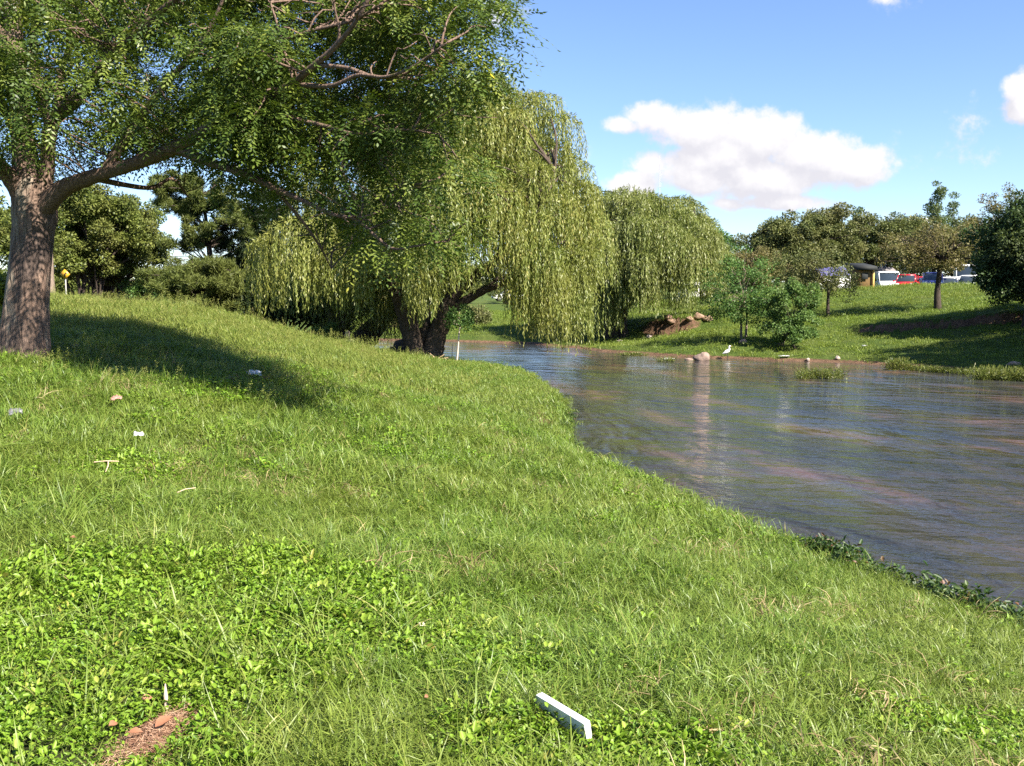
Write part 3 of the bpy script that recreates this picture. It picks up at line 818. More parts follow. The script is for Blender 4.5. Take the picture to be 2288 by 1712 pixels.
    while len(cl) < n1 + 149:
        px, py = rng.uniform(640, 960), rng.uniform(260, 420)
        if not inpoly(px, py, main): continue
        cl.append((P(px, py, depth0(px) + rng.uniform(-.9, .4)), rng.uniform(.22, .36)))
    # the gap on the sunny side that lets light onto the bole
    az, el = math.atan2(-.65, .76), math.radians(42)
    sd = np.array([math.cos(az) * math.cos(el), math.sin(az) * math.cos(el), math.sin(el)])
    Qk = np.array([pp[int(k)] for k in np.linspace(3, 34, 9)])
    def shades(c, r):
        v = c - Qk; t = v @ sd; dd = np.linalg.norm(v - np.outer(t, sd), axis=1)
        return bool(((t > .6) & (dd < r + .22)).any())
    cl = [(c, r) for c, r in cl if not shades(c, r) or rng.random() < .16]
    tw = MB(); Pn = []; D = []; R = []
    for c, r in cl:
        j = np.argmin(np.linalg.norm(S - c, axis=1))
        if np.linalg.norm(S[j] - c) < 3.5: limb(tw, S[j], c, .014, .004, 4, 6, .06, .06)
        n = int(64 * (r / .4) ** 2)
        d = rand_dirs(n); off = d * (r * rng.uniform(.1, 1, n) ** .6)[:, None] * [1.15, 1.15, .6]
        Pn.append(c + off); D.append(norm(d * [1, 1, .4] + rand_dirs(n) * .6 + [0, 0, -.35])); R.append(np.clip(rng.uniform(.1, .8, n) + rng.uniform(-.15, .2), 0, 1))
    tw.build('twigs', B_LIMB, root, True, attr=False)
    Pn = np.concatenate(Pn); D = norm(np.concatenate(D)); R = np.concatenate(R)
    m = len(Pn)
    Nn = norm(rand_dirs(m) * .5 + [0, 0, 1.0]); S_ = norm(np.cross(D, Nn)); Nn = np.cross(S_, D)
    LL = rng.uniform(.18, .30, m)
    V = []; RR = []
    for t, sgn in [(.12, 1), (.18, -1), (.34, 1), (.40, -1), (.56, 1), (.62, -1), (.78, 1), (.84, -1), (.98, 0)]:
        droop = -np.array([0, 0, 1.0]) * (t * t * LL * .3)[:, None]
        o = Pn + D * (t * LL)[:, None] + droop
        ld = norm(S_ * sgn * .9 + D * (.55 if sgn else 1.2) - [0, 0, .18] + rand_dirs(m) * .15)
        v, _ = leaf_quads(o, ld, Nn + rand_dirs(m) * .35, rng.uniform(.052, .080, m), rng.uniform(.019, .029, m), .12)
        V.append(v); RR.append(np.repeat(np.clip(R + rng.uniform(-.05, .05, m), 0, 1), 4))
    V = np.concatenate(V)
    print('feather leaflets', len(V) // 4)
    mk('crown', V, [np.arange(len(V)).reshape(-1, 4)], M_CHINA, root, False, {'rnd': np.concatenate(RR)})
feather_tree()

# ------------------------------------------------------------------ left background trees
def lobe(px, py, d, rx, ry, rd, k): 
    """crown lobe: centre, half width and half height measured at its distance, and depth in metres"""
    return (P(px, py, d), (rx / F * d, rd, ry / F * d), k)

def gb(px, py, d):
    p = P(px, py, d); return onG(p[0], p[1])

tree('round_crowned_tree', 'broad domed olive green tree behind the big trunk, nearer the yellow diamond sign', gb(178, 668, 58), .30, 1.7,
     [lobe(215, 505, 58, 105, 92, 2.9, 58), lobe(150, 520, 58, 60, 80, 2.6, 24), lobe(180, 590, 57, 70, 40, 2.2, 14)], M_ROUND, B_DARK, .17, .10, 240, .62, 'domed trees on the hill', stems=[(0, 0), (.5, .4)])
tree('round_crowned_tree', 'broad domed tree beside the pines, its crown sloping down to the right', gb(222, 672, 62), .34, 1.8,
     [lobe(265, 520, 62, 105, 85, 3.0, 56), lobe(320, 560, 61, 50, 50, 2.4, 18), lobe(255, 600, 60, 60, 30, 2, 10)], M_ROUND, B_DARK, .17, .10, 240, .62, 'domed trees on the hill', stems=[(0, 0), (.9, .3)])
tree('round_crowned_tree', 'olive tree at the picture edge seen past the left side of the big trunk', gb(-30, 668, 55), .26, 1.8,
     [lobe(-25, 500, 55, 75, 85, 2.4, 40)], M_ROUND, B_DARK, .20, .12, 180, .62, 'domed trees on the hill')
tree('slim_tree', 'tree with a bare pinkish brown trunk peeping out right behind the big trunk', gb(112, 662, 44), .24, 2.6,
     [lobe(60, 540, 45, 60, 70, 1.8, 26)], M_ROUND, B_PALE, .16, .10, 120, .55)
tree('lime_shrub', 'bright yellow green shrub at the left edge beside the big trunk', gb(-18, 705, 19), .05, .3,
     [lobe(-22, 645, 19, 36, 55, .5, 26)], M_LIME, B_DARK, .09, .05, 60, .16, cat='shrub')

def pine(label, base, H_, lobes, leaf, group):
    base = np.asarray(base, float)
    root = empty('pine_tree', base, label, 'tree', group)
    tb = MB(); topz = max(c[2] + h[2] for c, h, k in lobes)
    top = np.array([lobes[0][0][0], lobes[0][0][1], topz - .3])
    pts, rad = smooth_path([base + [0, 0, -.2], base * .6 + top * .4 + rng.normal(0, .15, 3), top], [.3, .2, .03], 14)
    V, p = tube(pts, rad, 9, .04); tb.add(V, *p)
    cents = np.concatenate([clumps(c, h, int(k * 1.9), .55, -1) for c, h, k in lobes])
    Pn = []; D = []; R = []
    for c in cents:
        j = np.argmin(np.abs(pts[:, 2] - (c[2] - .5)))
        limb(tb, pts[j], c, .05, .012, 5, 7, .05, .06)
        r = rng.uniform(.30, .58); n = int(600 * (r / .55) ** 2)
        k = 9; tips = c + rand_dirs(k) * r * [1, 1, .5] * rng.uniform(.3, 1, (k, 1))
        w = rng.integers(0, k, n)
        d = norm(rand_dirs(n) + [0, 0, .35])
        Pn.append(tips[w] + rand_dirs(n) * .07); D.append(d); R.append(np.clip(rng.uniform(.1, .9, n) + rng.uniform(-.2, .2), 0, 1))
    Pn = np.concatenate(Pn); D = np.concatenate(D); R = np.concatenate(R); m = len(Pn)
    V, Qd = leaf_quads(Pn, D, rand_dirs(m), rng.uniform(.18, .34, m), rng.uniform(.026, .042, m), 0)
    tb.build('trunk', B_DARK, root, True, attr=False)
    mk('needles', V, [Qd], leaf, root, False, {'rnd': np.repeat(R, 4)})
pine('tall ragged pine with blue sky showing through its gaps', gb(470, 705, 52), 8, [lobe(450, 430, 52, 85, 45, 1.6, 22), lobe(365, 420, 52, 38, 34, .9, 7), lobe(500, 520, 52, 80, 60, 1.8, 20), lobe(400, 470, 52, 40, 30, 1.0, 6), lobe(395, 545, 52, 40, 18, .8, 4)], M_PINE, 'pines on the hill')
pine('low bushy pine whose boughs hang to the ridge of dry grass', gb(455, 712, 47), 5, [lobe(430, 625, 47, 95, 55, 1.9, 34), lobe(500, 640, 47, 60, 60, 1.6, 18), lobe(380, 640, 47, 50, 40, 1.2, 9)], M_PINE, 'pines on the hill')
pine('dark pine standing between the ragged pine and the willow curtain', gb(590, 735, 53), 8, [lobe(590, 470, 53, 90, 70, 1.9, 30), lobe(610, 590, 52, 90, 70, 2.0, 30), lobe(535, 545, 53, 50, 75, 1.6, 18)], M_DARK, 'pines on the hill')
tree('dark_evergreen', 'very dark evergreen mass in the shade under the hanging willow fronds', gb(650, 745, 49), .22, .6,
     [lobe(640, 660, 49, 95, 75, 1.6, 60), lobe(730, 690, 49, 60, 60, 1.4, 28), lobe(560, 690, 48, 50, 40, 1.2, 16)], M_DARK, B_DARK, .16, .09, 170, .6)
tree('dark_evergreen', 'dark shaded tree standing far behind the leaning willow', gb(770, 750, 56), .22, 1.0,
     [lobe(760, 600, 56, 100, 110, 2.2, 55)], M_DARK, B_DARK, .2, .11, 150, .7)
# scrub on the ridge line behind the hill
tree('grey_brown_scrub', 'low grey brown scrub between the domed trees and the parked pale car', gb(275, 690, 66), .08, .2,
     [lobe(280, 668, 66, 60, 20, 1.4, 30)], M_BROWN, B_PALE, .15, .06, 70, .42, cat='shrub')
tree('green_scrub_tree', 'small loose green tree behind the pale car roof', gb(345, 690, 60), .09, .5,
     [lobe(350, 640, 60, 50, 38, 1.2, 26), lobe(310, 650, 60, 26, 22, .9, 10)], M_GREEN, B_DARK, .15, .09, 80, .45)
tree('far_hedge_tree', 'hazy green tree closing the view under the domed crowns', gb(180, 668, 90), .2, .6,
     [lobe(170, 640, 90, 130, 42, 2.4, 50), lobe(60, 630, 90, 90, 50, 2.4, 34), lobe(470, 635, 90, 110, 45, 2.4, 36), lobe(590, 600, 90, 70, 70, 2.4, 30)], M_ROUND, B_DARK, .25, .15, 90, .8)
# small leafy weeds at the foot of the dark evergreens
for i, (px, py, d, r, lab) in enumerate([(735, 742, 40.5, 22, 'leafy green weed clump on the shaded edge left of the pale stone'), (705, 748, 39.5, 14, 'low weed tuft where the dry slope meets the dark evergreen'), (755, 770, 40, 12, 'small weed clump under the leaning willow')]):
    tree('weed_clump', lab, gb(px, py + 12, d), .015, .05, [lobe(px, py, d, r, r * .9, r / F * d, 10)], M_BUSH, B_DARK, .10, .05, 40, .16, 'weeds under the willows', cat='weed')
# ------------------------------------------------------------------ far bank trees
tree('slender_tree', 'young double-stemmed green tree on the far bank just right of the broken scarp', gb(1662, 757, 49), .055, 1.5,
     [lobe(1660, 645, 49, 84, 88, 1.6, 74), lobe(1622, 690, 48.6, 46, 46, 1.0, 22), lobe(1700, 698, 48.6, 44, 42, 1.0, 20)], M_GREEN, B_PALE, .11, .065, 40, .32, stems=[(-.12, 0), (.1, .1)])
tree('riverside_bush', 'dense bright green bush at the water edge of the far bank', gb(1772, 778, 46.8), .06, .2,
     [lobe(1768, 690, 47, 46, 50, 1.0, 34), lobe(1805, 665, 47.3, 26, 36, .7, 12), lobe(1738, 668, 47, 22, 28, .6, 9), lobe(1756, 742, 46.6, 44, 34, .8, 26), lobe(1800, 728, 46.8, 34, 40, .8, 18), lobe(1772, 640, 47, 16, 20, .4, 5)], M_BUSH, B_DARK, .12, .075, 52, .24, cat='shrub')
tree('slope_tree', 'small olive tree with a thin dark trunk midway up the far slope', gb(1849, 708, 58), .095, 1.7,
     [lobe(1825, 612, 58, 82, 54, 1.8, 54), lobe(1770, 605, 58.5, 52, 46, 1.3, 22), lobe(1885, 632, 58, 32, 42, 1.0, 16)], M_OLIVE, B_DARK, .13, .075, 34, .36)
tree('thin_tree', 'spreading brownish olive tree with a single dark trunk below the parked red cars', gb(2096, 694, 56), .17, 2.2,
     [lobe(2090, 560, 56, 112, 68, 2.4, 74), lobe(2030, 565, 56, 62, 40, 1.7, 22), lobe(2150, 575, 56, 62, 42, 1.7, 22)], M_BROWN, B_DARK, .13, .07, 46, .40, limbs_to=60)
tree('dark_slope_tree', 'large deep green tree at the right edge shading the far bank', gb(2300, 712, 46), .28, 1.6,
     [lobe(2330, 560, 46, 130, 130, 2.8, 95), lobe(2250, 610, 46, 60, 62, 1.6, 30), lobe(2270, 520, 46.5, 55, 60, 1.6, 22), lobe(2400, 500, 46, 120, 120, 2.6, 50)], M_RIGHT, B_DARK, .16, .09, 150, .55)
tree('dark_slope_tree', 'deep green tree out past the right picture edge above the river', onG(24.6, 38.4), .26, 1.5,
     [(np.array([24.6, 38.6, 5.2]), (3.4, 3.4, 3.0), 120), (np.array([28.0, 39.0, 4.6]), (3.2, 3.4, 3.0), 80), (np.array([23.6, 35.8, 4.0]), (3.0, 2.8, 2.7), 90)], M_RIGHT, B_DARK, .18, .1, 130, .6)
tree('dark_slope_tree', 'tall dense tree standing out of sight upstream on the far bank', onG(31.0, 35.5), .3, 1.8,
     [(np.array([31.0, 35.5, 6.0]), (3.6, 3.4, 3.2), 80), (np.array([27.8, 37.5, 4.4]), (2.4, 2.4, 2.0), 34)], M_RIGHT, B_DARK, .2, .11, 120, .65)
tree('bare_topped_tree', 'tall grey green tree with sparse twiggy top rising behind the right edge', gb(2270, 640, 74), .22, 2.5,
     [lobe(2265, 490, 74, 80, 70, 2.6, 46), lobe(2200, 540, 74, 50, 50, 2, 18), lobe(2310, 470, 74, 60, 60, 2.2, 26)], M_BROWN, B_DARK, .18, .09, 62, .5, limbs_to=60)
tree('roadside_tree', 'round olive tree standing over the white cars', gb(2150, 640, 92), .2, 2.2,
     [lobe(2160, 560, 92, 70, 60, 3, 44)], M_OLIVE, B_DARK, .2, .12, 120, .7)
tree('roadside_tree', 'reddish brown tinged tree behind the white cars at the far right', gb(2230, 640, 96), .2, 2.2,
     [lobe(2235, 580, 96, 60, 44, 2.6, 34)], M_BROWN, B_DARK, .2, .11, 110, .7)
tree('domed_acacia', 'wide domed grey green acacia crowning the road above the far bank', gb(1760, 650, 94), .3, 2.2,
     [lobe(1800, 548, 94, 130, 76, 3.8, 105), lobe(1725, 560, 94, 68, 60, 3, 34), lobe(1850, 505, 95, 60, 38, 2.6, 22)], M_OLIVE, B_DARK, .24, .14, 180, .8)
tree('domed_acacia', 'olive acacia above the dark roofed kiosk', gb(1935, 645, 100), .26, 2.4,
     [lobe(1945, 545, 100, 90, 58, 3.2, 58), lobe(2010, 542, 100, 66, 56, 2.8, 36)], M_OLIVE, B_DARK, .24, .14, 170, .8)
tree('domed_acacia', 'olive acacia under the poplar and billboard', gb(2085, 645, 104), .26, 2.4,
     [lobe(2085, 556, 104, 96, 50, 3.2, 60), lobe(2175, 548, 104, 60, 62, 2.8, 36)], M_OLIVE, B_DARK, .24, .14, 160, .8)
tree('twiggy_tree', 'feathery sparse tree poking up at the left shoulder of the domed acacia', gb(1735, 655, 100), .14, 2.5,
     [lobe(1735, 520, 100, 32, 44, 1.4, 18)], M_OLIVE, B_DARK, .2, .1, 30, .45)
tree('brown_tree', 'brownish tree filling the gap right of the far willow', gb(1680, 660, 84), .18, 1.6,
     [lobe(1690, 605, 84, 74, 56, 2.2, 52), lobe(1640, 610, 84, 48, 50, 1.8, 22)], M_BROWN, B_DARK, .19, .11, 100, .6)
tree('dark_far_tree', 'dark green tree rising behind the right side of the far willow', gb(1600, 665, 108), .3, 2.4,
     [lobe(1600, 570, 108, 50, 62, 2.6, 44), lobe(1560, 590, 108, 60, 70, 2.6, 30)], M_GREEN, B_DARK, .25, .15, 130, .8)
tree('far_row_tree', 'far dark tree glimpsed through the gap between the two willows', gb(1270, 690, 112), .25, 2.0,
     [lobe(1290, 610, 112, 90, 70, 3, 50)], M_ROUND, B_DARK, .26, .15, 110, .85)
tree('far_row_tree', 'far olive tree behind the right fronds of the large willow', gb(1130, 690, 118), .25, 2.0,
     [lobe(1150, 620, 118, 90, 60, 3, 46), lobe(1050, 630, 118, 60, 50, 3, 20)], M_OLIVE, B_DARK, .26, .15, 110, .85)
tree('far_row_tree', 'far tree behind the large willow stems by the bend', gb(960, 700, 105), .25, 1.6,
     [lobe(950, 630, 105, 110, 70, 3, 56)], M_ROUND, B_DARK, .26, .15, 110, .85)
for i, (px, py, rx, ry, lab) in enumerate([(1640, 600, 90, 50, 'dull green far tree behind the brownish tree right of the far willow'), (1800, 600, 110, 48, 'far tree filling the view under the wide domed acacia'), (1990, 590, 110, 52, 'far tree behind the grey awning'),
                                           (2130, 585, 90, 56, 'far tree behind the dark trunk of the brownish olive tree'), (2250, 570, 90, 70, 'far tree behind the rightmost white cars')]):
    tree('far_row_tree', lab, gb(px, 650, 128), .25, 1.2, [lobe(px, py, 128, rx, ry, 3, 60)], M_OLIVE, B_DARK, .28, .17, 90, .9, 'far row of trees')
tree('bend_bush', 'olive bush overhanging the far bank at the river bend behind the sapling', gb(1065, 735, 70), .07, .3,
     [lobe(1070, 705, 70, 34, 26, 1.1, 24)], M_OLIVE, B_PALE, .16, .09, 60, .4, cat='shrub')
tree('bend_bush', 'low shaded bush under the right fronds of the large willow on the far shore', gb(1190, 748, 64), .05, .2,
     [lobe(1190, 738, 64, 36, 14, .9, 16)], M_GREEN, B_DARK, .13, .08, 55, .3, cat='shrub')
tree('brown_bank_bush', 'scrubby brown bush at the far water side left of the willow trunk gap', gb(880, 758, 72), .06, .2,
     [lobe(880, 735, 72, 60, 24, 1.2, 26)], M_BROWN, B_DARK, .16, .09, 55, .42, cat='shrub')
def poplar(label, px, pybase, d, pytop, halfw, k, name='poplar_tree'):
    base = gb(px, pybase, d)
    ls = []
    ytop = pytop; n = 5
    for i in range(n):
        f = (i + .5) / n
        ls.append(lobe(px + rng.uniform(-.2, .2) * halfw, pytop + (600 - pytop) * f, d, halfw * (.35 + .8 * f), (600 - pytop) / n * .75, halfw / F * d * (.35 + .8 * f), max(4, int(2.2 * k * (.5 + f) / n))))
    tree(name, label, base, .16, 3.0, ls, M_POPLAR, B_DARK, .24, .15, 46, .55, 'poplars on the skyline', upbias=.2, droop=-.3)
poplar('tall narrow poplar rising above the skyline beside the billboard', 2095, 640, 125, 412, 32, 40)
poplar('thin nearly bare poplar spire just right of the tall one', 2128, 640, 128, 440, 9, 12)
poplar('short poplar tip peeking over the domed acacia, left of two', 1867, 645, 135, 458, 17, 22)
poplar('short poplar tip peeking over the domed acacia, right of two', 1914, 645, 135, 468, 17, 22)

# planted sapling by the large willow
sb = gb(1020, 806, 37.6)
sap = empty('planted_sapling', sb, 'thin planted sapling with a pale stem and round leafy head by the water', 'tree')
mb = MB(); tp = P(1026, 742, 37.6)
pts, rad = smooth_path([sb + [0, 0, -.1], sb * .5 + tp * .5 + [.01, 0, 0], tp, P(1030, 715, 37.6)], [.036, .032, .028, .012], 10); V, p = tube(pts, rad, 7); mb.add(V, *p)
for _ in range(10): limb(mb, pts[-3], P(1028, 712, 37.6) + rand_dirs(1)[0] * [.4, .4, .4], .014, .004, 4, 5)
mb.build('stem', plain('pale_sapling_stem', (.55, .45, .36), .8), sap, True, attr=False)
c_ = clumps(P(1027, 712, 37.6), np.array([.50, .48, .52]), 30)
Pn, D = crown_points(c_, np.full(30, .2), np.full(30, 34), 1)
V, Qd = leaf_quads(Pn, norm(D + rand_dirs(len(Pn)) + [0, 0, -.2]), rand_dirs(len(Pn)) + [0, 0, .6], rng.uniform(.08, .13, len(Pn)), rng.uniform(.05, .07, len(Pn)))
mk('leaves', V, [Qd], M_GREEN, sap, False, {'rnd': np.repeat(rng.uniform(0, 1, len(Pn)), 4)})
mb = MB(); b0 = gb(1010, 803, 37.8); V, p = tube([b0 + [0, 0, -.1], b0 + [.01, 0, .66]], [.016, .014], 6); mb.add(V, *p)
tag(mb.build('wooden_stake', plain('grey_stake_wood', (.30, .25, .22), .8), None, False, attr=False), 'thin grey wooden stake in the ground just left of the sapling', 'stake')

# wood chips and cut branches round the sapling
M_CHIP = plain('pale_split_wood', (.52, .36, .22), .8, var=.3, vscale=20)
mb = MB()
for _ in range(130):
    a = rng.uniform(0, 6.28); r = rng.uniform(0, 1) ** .6
    q = onG(sb[0] + .05 + math.cos(a) * r * .85, sb[1] - .15 + math.sin(a) * r * .8) + [0, 0, rng.uniform(.0, .06)]
    d = rand_dirs(1)[0] * [1, 1, .2]; V, p = tube([q - d * rng.uniform(.03, .09), q + d * rng.uniform(.03, .09)], [.014, .008], 4); mb.add(V, *p)
tag(mb.build('wood_chips', M_CHIP, attr=False), 'pale chips heaped round the sapling', 'wood chips', kind='stuff')
mb = MB(); q = gb(975, 806, 37.9)
for (dx, dz) in [(.45, .1), (-.25, .28), (.3, .22)]:
    V, p = tube([q + [0, 0, .02], q + [dx * .5, .05, dz * .5 + .02], q + [dx, -.05, dz]], [.026, .02, .01], 6); mb.add(V, *p)
tag(mb.build('cut_branch', M_CHIP, attr=False, smooth=True), 'forked pale cut branch lying at the foot of the large willow', 'branch')

# ------------------------------------------------------------------ stones
def rock(name, label, c, s, mat, cat='rock', group=None, seed=0, flat=.0):
    r = np.random.default_rng(seed + 50)
    nu, nv = 22, 14
    u = np.arange(nu) / nu * 2 * np.pi; v = np.linspace(-np.pi / 2, np.pi / 2, nv)
    U, Vv = np.meshgrid(u, v)
    d = np.stack([np.cos(Vv) * np.cos(U), np.cos(Vv) * np.sin(U), np.sin(Vv)], -1)
    k = np.ones(U.shape)
    for _ in range(11):
        n = norm(r.normal(size=3)); h = r.uniform(.62, .9)
        t = d @ n
        k = np.minimum(k, np.where(t > .05, h / np.maximum(t, .05), 9))
    k *= 1 + .05 * np.sin(5 * U + 3 * Vv) + r.normal(0, .018, U.shape)
    k[:, :] = np.where(np.abs(Vv) > 1.56, k.mean(), k)
    V = d * k[..., None] * np.asarray(s)
    i = np.arange(nv - 1)[:, None] * nu; j = np.arange(nu)[None]
    Qd = np.stack([i + j, i + (j + 1) % nu, i + nu + (j + 1) % nu, i + nu + j], -1).reshape(-1, 4)
    c = np.asarray(c, float)
    o = mk(name, V.reshape(-1, 3) + c, [Qd], mat, None, False, loc=c)
    return tag(o, label, cat, group)
M_PINKROCK = plain('pinkish_granite', (.235, .165, .13), .85, var=.25, vscale=9, bump=.5)
M_PALEROCK = plain('pale_stone', (.46, .37, .30), .85, var=.2, vscale=9, bump=.4)
M_DARKROCK = plain('dark_stone', (.060, .052, .046), .9, var=.3, vscale=6, bump=.5)
M_EARTH = plain('brown_earth_block', (.27, .17, .115), .95, var=.4, vscale=5, bump=.8)
M_RIGHTROCK = plain('rusty_pink_rock', (.46, .28, .22), .85, var=.3, vscale=7, bump=.5)
def onW(px, py): 
    r = ray(px, py); t = -CAMZ / r[2]; return np.array([r[0] * t, r[1] * t, 0.0])
q = onW(1570, 806); rock('boulder', 'squarish pinkish boulder standing in the river beside the egret', q + [0, .2, .11], (.38, .33, .29), M_PINKROCK, seed=3)
q = onW(1540, 804); rock('boulder', 'low flat pinkish stone just left of the squarish boulder in the river', q + [0, .1, .0], (.20, .2, .08), M_PINKROCK, seed=4)
q = gb(906, 792, 40.2); rock('dark_boulder', 'dark shadowed boulder leaning against the left foot of the large willow', q + [0, 0, .25], (.62, .5, .52), M_DARKROCK, seed=6)
q = gb(885, 796, 40); rock('dark_boulder', 'smaller dark stone sloping into the grass at the left of the big dark boulder', q + [0, 0, .08], (.45, .35, .26), M_DARKROCK, seed=7)
q = gb(778, 762, 41.5); rock('pale_stone', 'upright sunlit pale stone on a mossy block under the leaning willow', P(776, 747, 41.5), (.13, .13, .20), M_PALEROCK, 'stone', seed=8)
rock('mossy_block', 'mossy grey block carrying the upright pale stone', P(780, 763, 41.6) , (.26, .22, .13), plain('mossy_stone', (.22, .22, .12), .9, var=.3), 'stone', seed=9)
q = onG(*P(2268, 822, 38.2)[:2]); rock('boulder', 'rusty pink rock behind the waterside plants at the right edge', P(2266, 818, 38.4), (.34, .3, .20), M_RIGHTROCK, seed=10)
rock('boulder', 'small dull pink rock at the very right edge beyond the rusty pink one', P(2292, 826, 38.0), (.2, .2, .12), M_RIGHTROCK, seed=12)
q = T(1805, 806); rock('pale_stone', 'small round pale stone on the far shoreline, the left one of two', q + [0, 0, .04], (.10, .09, .08), M_PALEROCK, 'stone', seed=13)
q = T(1871, 806); rock('pale_stone', 'larger pale stone on the far shoreline nearer the dark bank', q + [0, 0, .05], (.13, .11, .10), M_PALEROCK, 'stone', seed=14)
q = T(1660, 768); rock('earth_clod', 'reddish clod of earth below the double-stemmed tree', q + [0, 0, .06], (.22, .2, .14), M_RIGHTROCK, 'clod', seed=15)
q = T(1385, 765); rock('pale_stone', 'pale flat stone at the foot of the far willow', q + [0, 0, .04], (.22, .16, .08), M_PALEROCK, 'stone', seed=16)
# exposed rocks and rubble in the broken scarp
for i, (px, py, r_, lab) in enumerate([(1494, 727, .30, 'reddish lump of earth at the left end of the broken scarp'), (1500, 745, .34, 'crumbled earth block slumped in front of the broken scarp'), (1560, 712, .42, 'large sunlit clod at the middle of the broken scarp'),
                                  (1582, 714, .40, 'sunlit broken block at the right end of the scarp'), (1450, 752, .22, 'long pale stone lying at the foot of the scarp near the willow'), (1540, 722, .3, 'shadowed clod between the two sunlit blocks of the scarp')]):
    q = T(px, py + 4); rock('earth_block', lab, q + [0, 0, r_ * .3], (r_ * .85, r_ * .6, r_ * .55), M_EARTH if i != 4 else M_PALEROCK, 'earth block', 'blocks fallen from the scarp', seed=20 + i)

# dead brown stump leaning beside the riverside bush
q = T(1744, 772); mb = MB()
V, p = tube([q + [0, 0, -.1], q + [.08, 0, .3], q + [.22, 0, .5], q + [.4, .05, .55]], [.16, .14, .10, .05], 9, .12); mb.add(V, *p)
tag(mb.build('dead_stump', B_PALE, None, True, attr=False), 'bent brown dead stump at the left foot of the riverside bush', 'stump')

# ------------------------------------------------------------------ egret
def egret():
    q = T(1627, 803); q = onW(1625, 802) + [0, 0, .02]
    root = empty('white_egret', q, 'white egret standing at the edge of the river', 'bird')
    W = plain('white_feather', (.80, .78, .74), .7, var=.04)
    # body, neck and head in one continuous surface
    pts = [(-.30, .30), (-.22, .335), (-.10, .40), (.02, .47), (.10, .56), (.12, .63), (.09, .70), (.10, .76), (.15, .79), (.20, .785)]
    rad = [.012, .05, .095, .10, .065, .040, .030, .030, .038, .014]
    pp, rr = smooth_path([(x * .75, 0, z * .72) for x, z in pts], np.array(rad) * .8, 40)
    mb = MB(); V, p = tube(pp + q, rr, 12); mb.add(V, *p); body = mb.build('body', W, root, True, attr=False)
    mb = MB(); V, p = tube(np.array([(.150, 0, .565), (.23, 0, .55)]) + q, [.011, .002], 6); mb.add(V, *p); mb.build('beak', plain('yellow_beak', (.75, .5, .08), .5), root, True, attr=False)
    for s in (-.03, .03):
        mb = MB(); V, p = tube(np.array([(0, s, .30), (.015, s, .15), (-.01, s, -.03)]) + q, [.010, .007, .007], 6); mb.add(V, *p)
        for a in (-.5, 0, .5): V, p = tube(np.array([(-.01, s, -.015), (.05 * math.cos(a), s + .05 * math.sin(a), -.02)]) + q, [.005, .003], 4); mb.add(V, *p)
        mb.build('leg', plain('dark_bird_leg', (.05, .05, .05), .6), root, True, attr=False)
egret()

# ------------------------------------------------------------------ water plants
def reeds(name, label, spots, leaf, h, n, spread, cat='water plant', group=None, lw=.022):
    c = np.asarray(spots, float)
    mb = MB(); 
    m = n
    w = rng.integers(0, len(c), m)
    o = c[w] + rng.normal(0, 1, (m, 3)) * [spread, spread * .6, 0]; o[:, 2] = np.maximum(c[w][:, 2], 0) - .03
    hh = h * rng.uniform(.35, 1.1, m)
    lean = rng.normal(0, .35, (m, 3)) * [1, 1, 0]
    Pn = []; D = []; 
    for t in (.0, .25, .45, .65, .85, 1.0):
        q = o + np.outer(np.ones(m), [0, 0, 1]) * (hh * t)[:, None] + lean * (hh * t * t)[:, None]
        Pn.append(q); D.append(norm(rand_dirs(m) * [1, 1, .4] + [0, 0, .55 if t < 1 else 1.2]))
    Pn = np.concatenate(Pn); D = np.concatenate(D); k = len(Pn)
    V, Qd = leaf_quads(Pn, D, rand_dirs(k) + [0, 0, .7], rng.uniform(.07, .15, k) * (h / .35) ** .5, rng.uniform(.6, 1.2, k) * lw)
    return tag(mk(name, V, [Qd], leaf, None, False, {'rnd': np.repeat(rng.uniform(0, 1, k), 4)}), label, cat, group)
reeds('water_weed_patch', 'green leafy island of weed out in the river', [onW(x, 846) + [0, rng.uniform(-.2, .2), 0] for x in range(1785, 1880, 10)], M_RUSH, .34, 520, .13)
reeds('water_weed_patch', 'dense water plants in front of the rusty pink rock at the right edge', [onW(x, 848 + (x - 2150) * .03) + [0, rng.uniform(0, .9), 0] for x in range(2190, 2420, 8)], M_RUSH, .42, 1700, .16)
reeds('water_weed_patch', 'yellowish tuft of waterside grass at the foot of the dark bank', [onW(x, 829) + [0, .1, .05] for x in range(1988, 2032, 8)], M_RUSH, .40, 300, .12)
reeds('water_weed_patch', 'narrow fringe of sunlit weed along the foot of the dark bank', [onW(x, 828 + (x - 2030) * .07) + [0, .15, .03] for x in range(2040, 2190, 8)], M_RUSH, .2, 620, .16)
reeds('water_weed_patch', 'small weed tuft in the river with white scraps caught in it', [onW(x, 808) for x in range(1470, 1510, 8)], M_RUSH, .22, 120, .12)
reeds('water_weed_patch', 'sparse weed along the grassy far point left of the river boulder', [onW(x, 795) + [0, .3, 0] for x in range(1395, 1440, 8)], M_RUSH, .14, 260, .2)
M_TRASH = plain('white_plastic', (.50, .50, .48), .5, var=.08)

